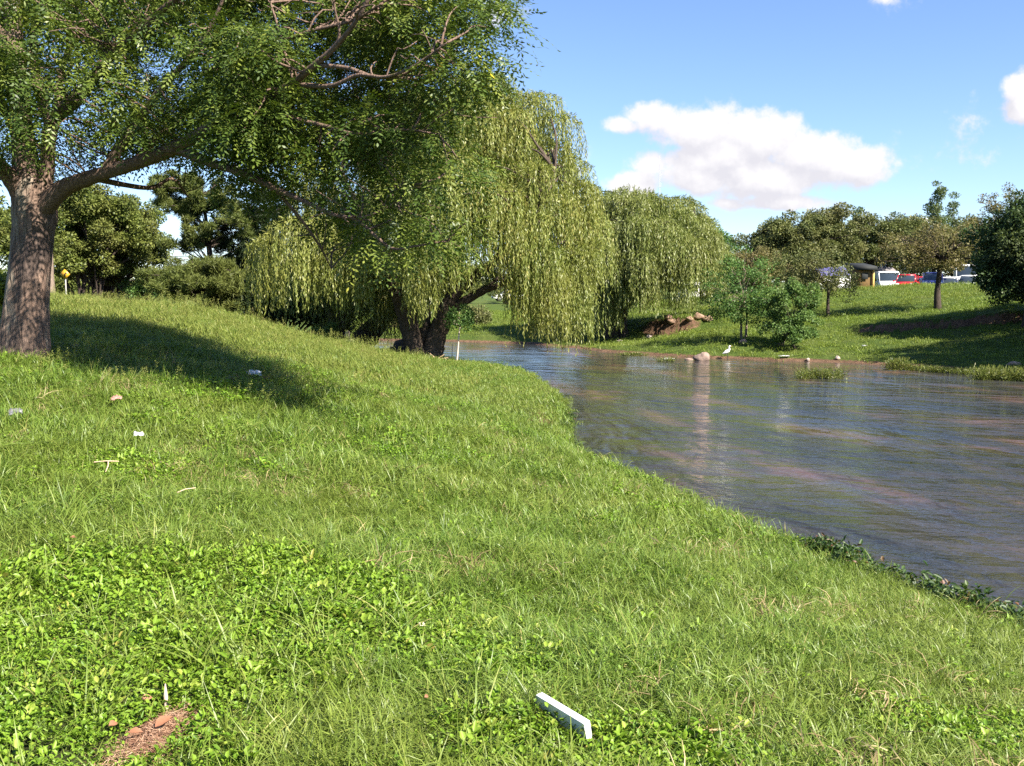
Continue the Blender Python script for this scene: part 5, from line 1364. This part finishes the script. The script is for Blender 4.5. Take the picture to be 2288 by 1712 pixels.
def vehicle(name, label, loc, rz, col, kind='hatch', group='vehicles parked on the bank road', cat='car'):
    root = empty(name, loc, label, cat, group); root.rotation_euler = (0, 0, rz)
    pm = paint(name + '_paint', col)
    def part(nm, mb, mat, par=None, smooth=False):
        V = np.concatenate(mb.V); o = mk(nm, V, [np.concatenate(q) for q in mb.Q.values()], mat, None, smooth)
        o.parent = par or root; return o
    S = {'hatch': (3.9, 1.48, .82), 'suv': (4.4, 1.72, .90), 'van': (4.9, 2.15, .95), 'bus': (5.6, 2.55, 1.0), 'sedan': (4.3, 1.43, .84)}[kind]
    L, Ht, w = S; h2 = L / 2
    mb = MB()
    if kind in ('van', 'bus'):
        bl = .62 if kind == 'van' else .40
        loft(mb, [(-h2, .45, Ht * .93, w * .93, .12), (-h2 + .12, .32, Ht, w, .14), (h2 - bl * 2.2, .30, Ht, w, .14), (h2 - bl * 1.75, .30, Ht * .985, w, .14)])
        loft(mb, [(h2 - bl * 1.75 + .002, .30, Ht * .62, w, .08), (h2 - bl * .6, .30, Ht * .58, w * .97, .1), (h2 - .08, .34, Ht * .49, w * .9, .1), (h2, .42, Ht * .42, w * .82, .08)])
        cab = [(h2 - bl * 1.75 + .004, Ht * .60, Ht * .975, w * .97, .14), (h2 - bl * 1.60, Ht * .60, Ht * .93, w * .955, .12), (h2 - bl * .85, Ht * .57, Ht * .62, w * .90, .03)]
        glassx = (h2 - bl * 1.75, h2 - bl * 2.9)
    else:
        bt = {'hatch': .60, 'suv': .58, 'sedan': .62}[kind] * Ht
        loft(mb, [(-h2, .40, bt * .92, w * .88, .1), (-h2 + .15, .28, bt * 1.0, w * .98, .1), (-.2, .24, bt * 1.03, w, .08), (h2 * .42, .24, bt, w, .1), (h2 * .8, .26, bt * .90, w * .95, .12), (h2 - .06, .30, bt * .72, w * .86, .1), (h2, .36, bt * .58, w * .78, .08)])
        rb = {'hatch': -h2 + .25, 'suv': -h2 + .2, 'sedan': -h2 + .75}[kind]
        cab = [(rb - .12, bt * .96, bt * 1.02, w * .88, .02), (rb + .28, bt * .98, Ht * .965, w * .80, .10), (-.1, bt * .98, Ht * .98, w * .82, .10), (.35, bt * .98, Ht * .94, w * .81, .09), (h2 * .52, bt * .97, bt * 1.01, w * .86, .02)]
    body = part('body', mb, pm)
    mb = MB(); loft(mb, cab); g = part('glasshouse', mb, M_GLASS)
    if kind in ('van', 'bus'):
        for s in (-1, 1):
            mb = MB(); box(mb, (h2 - (2.4 if kind == 'van' else 1.7), s * (w + .004), Ht * .70), (1.1, .02, Ht * .26), 0, .008); part('side_window', mb, M_GLASS)
        mb = MB(); loft(mb, [(h2 - bl * 1.75 + .003, Ht * .955, Ht * 1.0, w * .98, .02), (h2 - bl * 1.50, Ht * .925, Ht * .96, w * .955, .02)]); part('roof_edge', mb, pm)
        for s in (-1, 1): mb = MB(); V, p = tube([(h2 - bl * 1.66, s * w * .92, Ht * .95), (h2 - bl * .88, s * w * .89, Ht * .60)], [.05, .05], 6); mb.add(V, *p); part('window_pillar', mb, pm)
        mb = MB(); box(mb, (h2 - .02, 0, .44), (.14, w * 1.6, .2), 0, .05); part('bumper', mb, M_PLASTIC)
    else:
        mb = MB(); loft(mb, [(rb + .25, Ht * .955, Ht * .985, w * .72, .02), (-.1, Ht * .965, Ht, w * .74, .02), (.36, Ht * .93, Ht * .958, w * .73, .02)]); part('roof', mb, pm)
        mb = MB()
        for s in (-1, 1):
            for (xa, za, xb, zb) in ((.36, Ht * .94, h2 * .50, bt * 1.0), (.02, Ht * .97, .04, bt), (rb + .22, Ht * .95, rb - .08, bt)):
                mb = MB(); V, p = tube([(xa, s * w * .78, za), (xb, s * w * .855, zb)], [.035, .04], 5); mb.add(V, *p); part('window_pillar', mb, pm)
        mb = MB(); box(mb, (h2 - .01, 0, .42), (.06, w * 1.2, .14), 0, .02); part('grille', mb, M_PLASTIC)
    for s in (-1, 1):
        zl = (Ht * .33 if kind in ('van', 'bus') else bt * .72)
        mb = MB(); box(mb, (h2 - .09, s * w * .66, zl), (.16, .34, .17), -s * .35, .04); part('headlight', mb, M_LAMP)
        mb = MB(); box(mb, (-h2 + .02, s * w * .74, Ht * .5), (.08, .18, .24), 0, .03); part('tail_light', mb, M_TAIL)
        mb = MB(); box(mb, (h2 * .40 if kind not in ('van', 'bus') else h2 - 1.05, s * (w + .09), Ht * .62 if kind not in ('van', 'bus') else Ht * .55), (.10, .16, .13), 0, .03); part('mirror', mb, pm)
        for x in (-h2 * .62, h2 * .62):
            R = .31 if kind in ('hatch', 'sedan') else .36
            mb = MB(); a = np.linspace(0, 2 * np.pi, 19)[:-1]
            prof = [(R * .6, -.10), (R * .95, -.10), (R, -.06), (R, .06), (R * .95, .10), (R * .6, .10)]
            V = np.array([[x + r * math.cos(t), s * (w - .09) + y, R + r * math.sin(t)] for t in a for r, y in prof]); m_ = len(prof); q = []
            for i in range(18):
                for j in range(m_): q.append([i * m_ + j, i * m_ + (j + 1) % m_, ((i + 1) % 18) * m_ + (j + 1) % m_, ((i + 1) % 18) * m_ + j])
            mb.add(V, q); wl = part('tyre', mb, M_TYRE)
            mb = MB(); V = np.array([[x + R * .62 * math.cos(t), s * (w - .09) + y, R + R * .62 * math.sin(t)] for y in (-.07, .07) for t in a])
            mb.add(V, [[i, (i + 1) % 18, 18 + (i + 1) % 18, 18 + i] for i in range(18)], [list(range(18))[::-1], list(range(18, 36))])
            o = part('rim', mb, M_RIM, wl)
    return root
def vg(px, d, dz=0):
    p = P(px, 650, d); z = ground_z(p[0], p[1]); return (p[0], p[1], z + dz)
WHITE = (.80, .80, .79)
vehicle('white_van', 'white van with a sloping windscreen parked beside the grey awning', vg(1980, 93), math.radians(-103), WHITE, 'van', cat='van')
vehicle('parked_car', 'bright red hatchback just right of the white van, partly hidden by its nose', vg(2026, 82), math.radians(-118), (.50, .012, .018), 'hatch')
vehicle('parked_car', 'red car behind the blue one, left of the dark tree trunk', vg(2058, 84), math.radians(-122), (.42, .012, .018), 'hatch')
vehicle('parked_car', 'small dark blue car with white nose by the dark tree trunk', vg(2083, 79), math.radians(-114), (.05, .06, .22), 'hatch')
vehicle('parked_car', 'white car mostly hidden by leaves right of the dark tree trunk', vg(2120, 82), math.radians(-120), WHITE, 'hatch')
vehicle('white_minibus', 'tall white minibus behind the white cars at the right', vg(2158, 89), math.radians(-112), WHITE, 'bus', cat='minibus')
vehicle('parked_car', 'white hatchback parked in front of the tall minibus', vg(2165, 80), math.radians(-122), WHITE, 'hatch')
vehicle('parked_suv', 'white off-road car with dark side windows, rightmost of the parked row in plain view', vg(2205, 80), math.radians(-128), WHITE, 'suv')
vehicle('parked_car', 'pale silver car hidden in leaves at the far right end of the row', vg(2250, 80), math.radians(-122), (.5, .5, .5), 'sedan')
vehicle('parked_car', 'white car seen through the fronds between the far willow and the small tree', vg(1550, 108), math.radians(-100), WHITE, 'sedan')
vehicle('parked_car', 'white car glimpsed through the right fronds of the large willow', vg(1137, 128), math.radians(-170), WHITE, 'sedan')
p = P(325, 690, 66); vehicle('parked_car', 'pale car whose roof shows over the grassy ridge at the left', (p[0], p[1], P(325, 677, 66)[2] - 1.40), math.radians(170), (.72, .72, .72), 'sedan', group='cars beyond the ridge')

# ------------------------------------------------------------------ kiosks
M_ROOF = plain('dark_felt_roof', (.012, .014, .013), .8, var=.3)
M_OCHRE = plain('ochre_boards', (.15, .085, .022), .8, var=.25, vscale=12)
M_TRIM = plain('yellow_trim', (.75, .48, .14), .6)
M_GREYR = plain('grey_awning_sheet', (.17, .155, .155), .7, var=.15)
M_POST = plain('grey_post', (.20, .20, .21), .6)
M_BLUET = plain('violet_blue_tarp', (.085, .08, .19), .6, var=.25, vscale=4)
M_CREAM = plain('white_panel', (.74, .72, .68), .7)
def kiosk():
    x, y, z = vg(1933, 80); root = empty('kiosk', (x, y, z), 'ochre boarded kiosk with a dark overhanging roof beside the white van', 'kiosk')
    s = 80 / F
    mb = MB(); box(mb, (x, y + 1.2, z + .85), (34 * s, 2.4, 1.9), .12, .03); mb.build('wall', M_OCHRE, root, False, attr=False)
    mb = MB(); V = np.array([[-.80, -.4, 1.72], [.82, -.4, 1.72], [.82, 2.8, 2.02], [-.80, 2.8, 2.02], [-.78, -.36, 2.02], [.78, -.36, 2.02], [.78, 2.76, 2.36], [-.78, 2.76, 2.36]]) + [x, y, z]
    mb.add(V, [[3, 2, 1, 0], [4, 5, 6, 7], [0, 1, 5, 4], [1, 2, 6, 5], [2, 3, 7, 6], [3, 0, 4, 7]]); mb.build('roof', M_ROOF, root, False, attr=False)
    mb = MB(); box(mb, (x + 17 * s, y - .08, z + .95), (.12, .12, 2.0), .12, .02); mb.build('corner_post', M_TRIM, root, False, attr=False)
    mb = MB(); box(mb, (x - .1, y - .16, z + 2.0 - .75), (.5, .04, .5), .12, .01); mb.build('hatch', M_ROOF, root, False, attr=False)
kiosk()
def awning():
    x, y, z = vg(1976, 98); root = empty('grey_awning', (x, y, z), 'grey hipped awning with yellow edge behind the white van', 'awning')
    hw = 22 * 98 / F
    z0 = P(1976, 609, 98)[2]; z1 = P(1976, 597, 98)[2]
    mb = MB(); V = np.array([[-hw, -1, z0], [hw, -1, z0], [hw, 2, z0], [-hw, 2, z0], [-hw * .6, -.2, z1], [hw * .6, -.2, z1], [hw * .6, 1.2, z1], [-hw * .6, 1.2, z1]]) + [x, y, 0]
    mb.add(V, [[3, 2, 1, 0], [4, 5, 6, 7], [0, 1, 5, 4], [1, 2, 6, 5], [2, 3, 7, 6], [3, 0, 4, 7]]); mb.build('roof', M_GREYR, root, False, attr=False)
    mb = MB(); box(mb, (x, y - 1.03, z0 - .04), (hw * 2, .05, .11), 0, .01); mb.build('trim', M_TRIM, root, False, attr=False)
    for sx in (-1, 1):
        for yy in (-.9, 1.9):
            mb = MB(); V, p = tube([(x + sx * hw * .93, y + yy, z), (x + sx * hw * .93, y + yy, z0)], [.05, .05], 8); mb.add(V, *p); mb.build('post', M_POST, root, True, attr=False)
    for dx in (-.22, .12):
        mb = MB(); V, p = tube([(x + dx, y + .3, z1 - .1), (x + dx, y + .3, P(1976, 584, 98)[2])], [.09, .09], 10); mb.add(V, *p); mb.build('chimney_pipe', M_POST, root, True, attr=False)
awning()
def stall():
    x, y, z = vg(1860, 80); root = empty('market_stall', (x, y, z), 'stall with a violet blue tarpaulin roof and white counter behind the olive slope tree', 'stall')
    hw = 34 * 80 / F; zt = P(1860, 597, 80)[2]; zm = P(1860, 616, 80)[2]
    mb = MB(); n = 9
    V = []; 
    for i in range(n):
        t = -1 + 2 * i / (n - 1); sag = .05 * math.cos(t * 9)
        V += [[t * hw, -.6, zm + sag], [t * hw, .7, zt + sag * .6], [t * hw, 2.0, zm + .2 + sag]]
    V = np.array(V) + [x, y, 0]; V2 = V - [0, 0, .02]; q = []
    for i in range(n - 1):
        for j in (0, 1): a = i * 3 + j; q += [[a, a + 3, a + 4, a + 1], [a + 27, a + 28, a + 31, a + 30]]
    mb.add(np.vstack([V, V2]), q); mb.build('tarpaulin', M_BLUET, root, False, attr=False)
    mb = MB(); box(mb, (x, y - .3, z + .55), (hw * 1.9, .5, 1.1), 0, .03); mb.build('counter', M_CREAM, root, False, attr=False)
    for sx in (-.98, 0, .98):
        mb = MB(); V, p = tube([(x + sx * hw, y - .58, z), (x + sx * hw, y - .58, zm + .04)], [.035, .035], 6); mb.add(V, *p); mb.build('post', M_CREAM, root, True, attr=False)
stall()
p = vg(1545, 92); root = empty('white_hut', p, 'low white hut half hidden behind the far willow fronds', 'hut')
mb = MB(); box(mb, (p[0], p[1], p[2] + .9), (1.9, 2, 1.9), .2, .03); mb.build('wall', M_CREAM, root, attr=False)
mb = MB(); box(mb, (p[0], p[1], p[2] + 1.93), (2.3, 2.4, .14), .2, .03); mb.build('roof', M_GREYR, root, attr=False)
mb = MB(); box(mb, (p[0] - .1, p[1] - 1.03, p[2] + 1.15), (.8, .03, .6), .2, .01); mb.build('window', M_GLASS, root, attr=False)

# billboard, round sign, mast, road sign
def billboard():
    d = 150; c = P(2036, 492, d); zb = ground_z(c[0], c[1]); root = empty('billboard', (c[0], c[1], zb), 'dark teal billboard standing over the treetops with small lamps on top', 'billboard')
    w = 36 * d / F; h = 18 * d / F
    mb = MB(); box(mb, c, (w, .35, h), .15, .03); pn = mb.build('panel', plain('teal_panel', (.012, .055, .075), .5, var=.15, vscale=2), root, attr=False)
    mb = MB(); box(mb, c + [w * .22, -.20, 0], (.28, .06, h * .98), .15, .01); mb.build('pale_stripe', plain('pale_stripe', (.6, .7, .7), .5), root, attr=False)
    for dx in (-.46, .25):
        mb = MB(); V, p = tube([c + [dx * w, 0, h * .45], c + [dx * w, -.2, h * .5 + .25], c + [dx * w, -.6, h * .5 + .3]], [.05, .05, .13], 7); mb.add(V, *p); mb.build('lamp_arm', M_POST, root, True, attr=False)
    for dx in (-.3, .3):
        mb = MB(); V, p = tube([(c[0] + dx * w, c[1] + .25, zb - .2), (c[0] + dx * w, c[1] + .25, c[2])], [.16, .14], 8); mb.add(V, *p); mb.build('post', M_POST, root, True, attr=False)
billboard()
def round_sign():
    d = 148; c = P(2064, 497, d); zb = ground_z(c[0], c[1]); root = empty('round_sign', (c[0], c[1], zb), 'round white sign with a red lower half right of the teal billboard', 'sign')
    R = 10.5 * d / F; a = np.linspace(0, 2 * np.pi, 33)[:-1]
    mb = MB(); prism(mb, [(R * math.cos(t), R * math.sin(t)) for t in a], -.12, .12, None, c); mb.build('disc', M_CREAM, root, attr=False)
    mb = MB(); a2 = np.linspace(np.pi, 2 * np.pi, 17); o = [(R * .8 * math.cos(t), R * .8 * math.sin(t) - R * .02) for t in a2] + [(R * .55, R * .10), (0, R * .22), (-R * .55, R * .10)]
    prism(mb, o, -.15, -.122, None, c); mb.build('red_field', plain('red_sign', (.5, .04, .04), .5), root, attr=False)
    mb = MB(); V, p = tube([(c[0], c[1] + .2, zb - .2), (c[0], c[1] + .2, c[2])], [.16, .12], 8); mb.add(V, *p); mb.build('post', M_POST, root, True, attr=False)
round_sign()
d = 260; b = P(1474, 640, d); t_ = P(1474, 347, d)
mb = MB()
for k in range(3):
    a = k * 2.094; o = np.array([.16 * math.cos(a), .16 * math.sin(a), 0]); V, p = tube([np.array([b[0], b[1], 2]) + o, t_ * [1, 1, .93] + o * .8], [.035, .03], 5); mb.add(V, *p)
zz = np.arange(2, t_[2] * .93, .8)
for i, z in enumerate(zz):
    a = (i % 3) * 2.094; a2 = a + 2.094
    V, p = tube([(b[0] + .16 * math.cos(a), b[1] + .16 * math.sin(a), z), (b[0] + .16 * math.cos(a2), b[1] + .16 * math.sin(a2), min(z + .8, t_[2] * .93))], [.02, .02], 4); mb.add(V, *p)
V, p = tube([t_ * [1, 1, .92], t_], [.05, .02], 5); mb.add(V, *p)
tag(mb.build('radio_mast', plain('grey_mast_steel', (.35, .35, .38), .5, .3), attr=False), 'thin distant radio mast in front of the white cloud', 'mast')

def road_sign():
    d = 50; c = P(145, 613, d); bb = gb(146, 664, d); root = empty('road_sign', bb, 'yellow diamond warning sign with a dark arrow on a pale post under the domed tree', 'road sign')
    R = 11.5 * d / F
    mb = MB(); prism(mb, [(0, -R), (R, 0), (0, R), (-R, 0)], -.012, .012, None, c); pn = mb.build('panel', plain('yellow_sign', (.50, .27, .02), .45, var=.05), root, attr=False)
    mb = MB(); prism(mb, [(-.035, -.42 * R), (.035, -.42 * R), (.035, -.02), (.30 * R, .12 * R), (.26 * R, .28 * R), (-.035, .02)], -.018, -.0135, None, c)
    prism(mb, [(.20 * R, .44 * R), (.46 * R, .22 * R), (.16 * R, .02 * R)], -.023, -.0185, None, c); mb.build('arrow', plain('black_sign_mark', (.02, .02, .02), .5), root, attr=False)
    mb = MB(); V, p = tube([(c[0], c[1] + .05, bb[2] - .2), (c[0], c[1] + .05, c[2] + R * .6)], [.035, .035], 8); mb.add(V, *p); mb.build('post', plain('pale_sign_post', (.28, .27, .25), .6), root, True, attr=False)
road_sign()
# ------------------------------------------------------------------ sky, sun, camera
SUN_EL = math.radians(42)
SH = np.array([-.76, .65]); SH /= np.linalg.norm(SH)         # the way shadows fall on the ground
to_sun = np.array([-SH[0] * math.cos(SUN_EL), -SH[1] * math.cos(SUN_EL), math.sin(SUN_EL)])
ld = bpy.data.lights.new('sun', 'SUN'); ld.energy = 5.0; ld.angle = math.radians(.55); ld.color = (1, .93, .82)
lo = bpy.data.objects.new('sun', ld); lo.rotation_euler = Vector(-to_sun).to_track_quat('-Z', 'Y').to_euler(); COL.objects.link(lo)

wd = bpy.data.worlds.new('World'); SC.world = wd; wd.use_nodes = True
nt = wd.node_tree; nt.nodes.clear()
wo = nt.nodes.new('ShaderNodeOutputWorld')
sky = nt.nodes.new('ShaderNodeTexSky'); sky.sky_type = 'NISHITA'; sky.sun_disc = False
sky.sun_elevation = SUN_EL; sky.sun_rotation = math.atan2(to_sun[0], to_sun[1])
sky.altitude = 400; sky.air_density = 1.0; sky.dust_density = .1; sky.ozone_density = 2.0
tc = nt.nodes.new('ShaderNodeTexCoord').outputs['Generated']
sx = nt.nodes.new('ShaderNodeSeparateXYZ'); nt.links.new(tc, sx.inputs[0])
yy = math_(nt, 'MAXIMUM', math_(nt, 'ABSOLUTE', sx.outputs['Y']), .15)
U = math_(nt, 'DIVIDE', sx.outputs['X'], yy); W_ = math_(nt, 'DIVIDE', sx.outputs['Z'], yy)
cv = nt.nodes.new('ShaderNodeCombineXYZ'); nt.links.new(U, cv.inputs[0]); nt.links.new(W_, cv.inputs[1])
n_w = nt.nodes.new('ShaderNodeTexNoise'); n_w.inputs['Scale'].default_value = 16; n_w.inputs['Detail'].default_value = 7; n_w.inputs['Roughness'].default_value = .58
nt.links.new(cv.outputs[0], n_w.inputs['Vector'])
def cloud_density(du, dv):
    u = math_(nt, 'ADD', U, du); v = math_(nt, 'ADD', W_, dv)
    c2 = nt.nodes.new('ShaderNodeCombineXYZ'); nt.links.new(u, c2.inputs[0]); nt.links.new(v, c2.inputs[1])
    nf = noise(nt, 26, 10, .62, c2.outputs[0])
    nl = noise(nt, 7, 3, .5, c2.outputs[0])
    best = None
    for (px, py, a, b, s) in [(1570, 292, 120, 75, 1), (1625, 345, 130, 62, 1.15), (1560, 395, 110, 45, .9), (1690, 315, 150, 80, 1), (1800, 350, 140, 70, 1), (1935, 378, 80, 58, 1), (1475, 262, 85, 40, .75), (1385, 282, 48, 24, .7), (1700, 395, 270, 62, 1), (1560, 360, 100, 60, .9),
                              (1415, 415, 80, 42, 1), (1450, 365, 60, 34, .55), (1760, 452, 150, 26, .8), (1620, 455, 60, 22, .5), (2275, 195, 50, 50, .9), (2290, 245, 70, 45, .9), (1115, 22, 70, 30, .22), (1330, 350, 36, 26, .2),
                              (2225, 275, 40, 16, .04), (2170, 335, 34, 12, .02), (2010, 0, 70, 16, .12), (2140, 440, 80, 28, .16), (1900, 480, 120, 24, .25), (1280, 385, 60, 28, .2)]:
        r = ray(px, py); cu, cw = r[0] / r[1], r[2] / r[1]
        q = math_(nt, 'ADD', math_(nt, 'POWER', math_(nt, 'ABSOLUTE', math_(nt, 'DIVIDE', math_(nt, 'SUBTRACT', u, cu), a / F)), 2.0), math_(nt, 'POWER', math_(nt, 'ABSOLUTE', math_(nt, 'DIVIDE', math_(nt, 'SUBTRACT', v, cw), b / F)), 2.0))
        e = math_(nt, 'MULTIPLY', math_(nt, 'SUBTRACT', 1.0, math_(nt, 'SQRT', q)), s)
        best = e if best is None else math_(nt, 'SMOOTH_MAX', best, e, .11)
    dn = math_(nt, 'ADD', best, math_(nt, 'MULTIPLY', math_(nt, 'SUBTRACT', nf, .5), 1.5))
    return math_(nt, 'ADD', dn, math_(nt, 'MULTIPLY', math_(nt, 'SUBTRACT', nl, .5), .35))
d0 = cloud_density(0, 0)
d1 = cloud_density(.006, .020)            # toward the sun: how much cloud lies above
alpha = nt.nodes.new('ShaderNodeMapRange'); alpha.interpolation_type = 'SMOOTHERSTEP'
alpha.inputs['From Min'].default_value = -.04; alpha.inputs['From Max'].default_value = .46; nt.links.new(d0, alpha.inputs['Value'])
fwd = ramp(nt, [(.48, (0, 0, 0)), (.52, (1, 1, 1))], math_(nt, 'ADD', math_(nt, 'MULTIPLY', sx.outputs['Y'], .5), .5)).outputs[0]
al = math_(nt, 'MULTIPLY', alpha.outputs[0], fwd)
shade = nt.nodes.new('ShaderNodeMapRange'); shade.inputs['From Min'].default_value = -.30; shade.inputs['From Max'].default_value = .34; nt.links.new(math_(nt, 'SUBTRACT', d0, d1), shade.inputs['Value'])
ccol = mixc(nt, shade.outputs[0], (4.3, 4.25, 4.6), (5.5, 5.4, 5.5))
# the camera white balance of the photograph pushes the sky toward cyan-blue
skyc = mixc(nt, 1.0, sky.outputs[0], (.86, .94, 1.14), 'MULTIPLY')
allc = mixc(nt, al, skyc, ccol)
bg = nt.nodes.new('ShaderNodeBackground'); bg.inputs[1].default_value = .061
nt.links.new(allc, bg.inputs[0]); nt.links.new(bg.outputs[0], wo.inputs[0])

cam = bpy.data.cameras.new('camera'); co = bpy.data.objects.new('camera', cam); COL.objects.link(co)
cam.sensor_width = 36; cam.lens = 36 * F / 2288; cam.clip_start = .05; cam.clip_end = 3000
co.location = (0, 0, CAMZ); co.rotation_euler = (math.radians(90) - PITCH, 0, 0)
SC.camera = co
SC.view_settings.view_transform = 'Standard'; SC.view_settings.look = 'None'; SC.view_settings.gamma = 1
SC.view_settings.use_curve_mapping = False
SC.view_settings.exposure = 1.66
SC.render.engine = 'CYCLES'
SC.cycles.max_bounces = 6; SC.cycles.diffuse_bounces = 3; SC.cycles.glossy_bounces = 3; SC.cycles.transmission_bounces = 3
SC.cycles.use_denoising = False
SC.cycles.caustics_reflective = False; SC.cycles.caustics_refractive = False
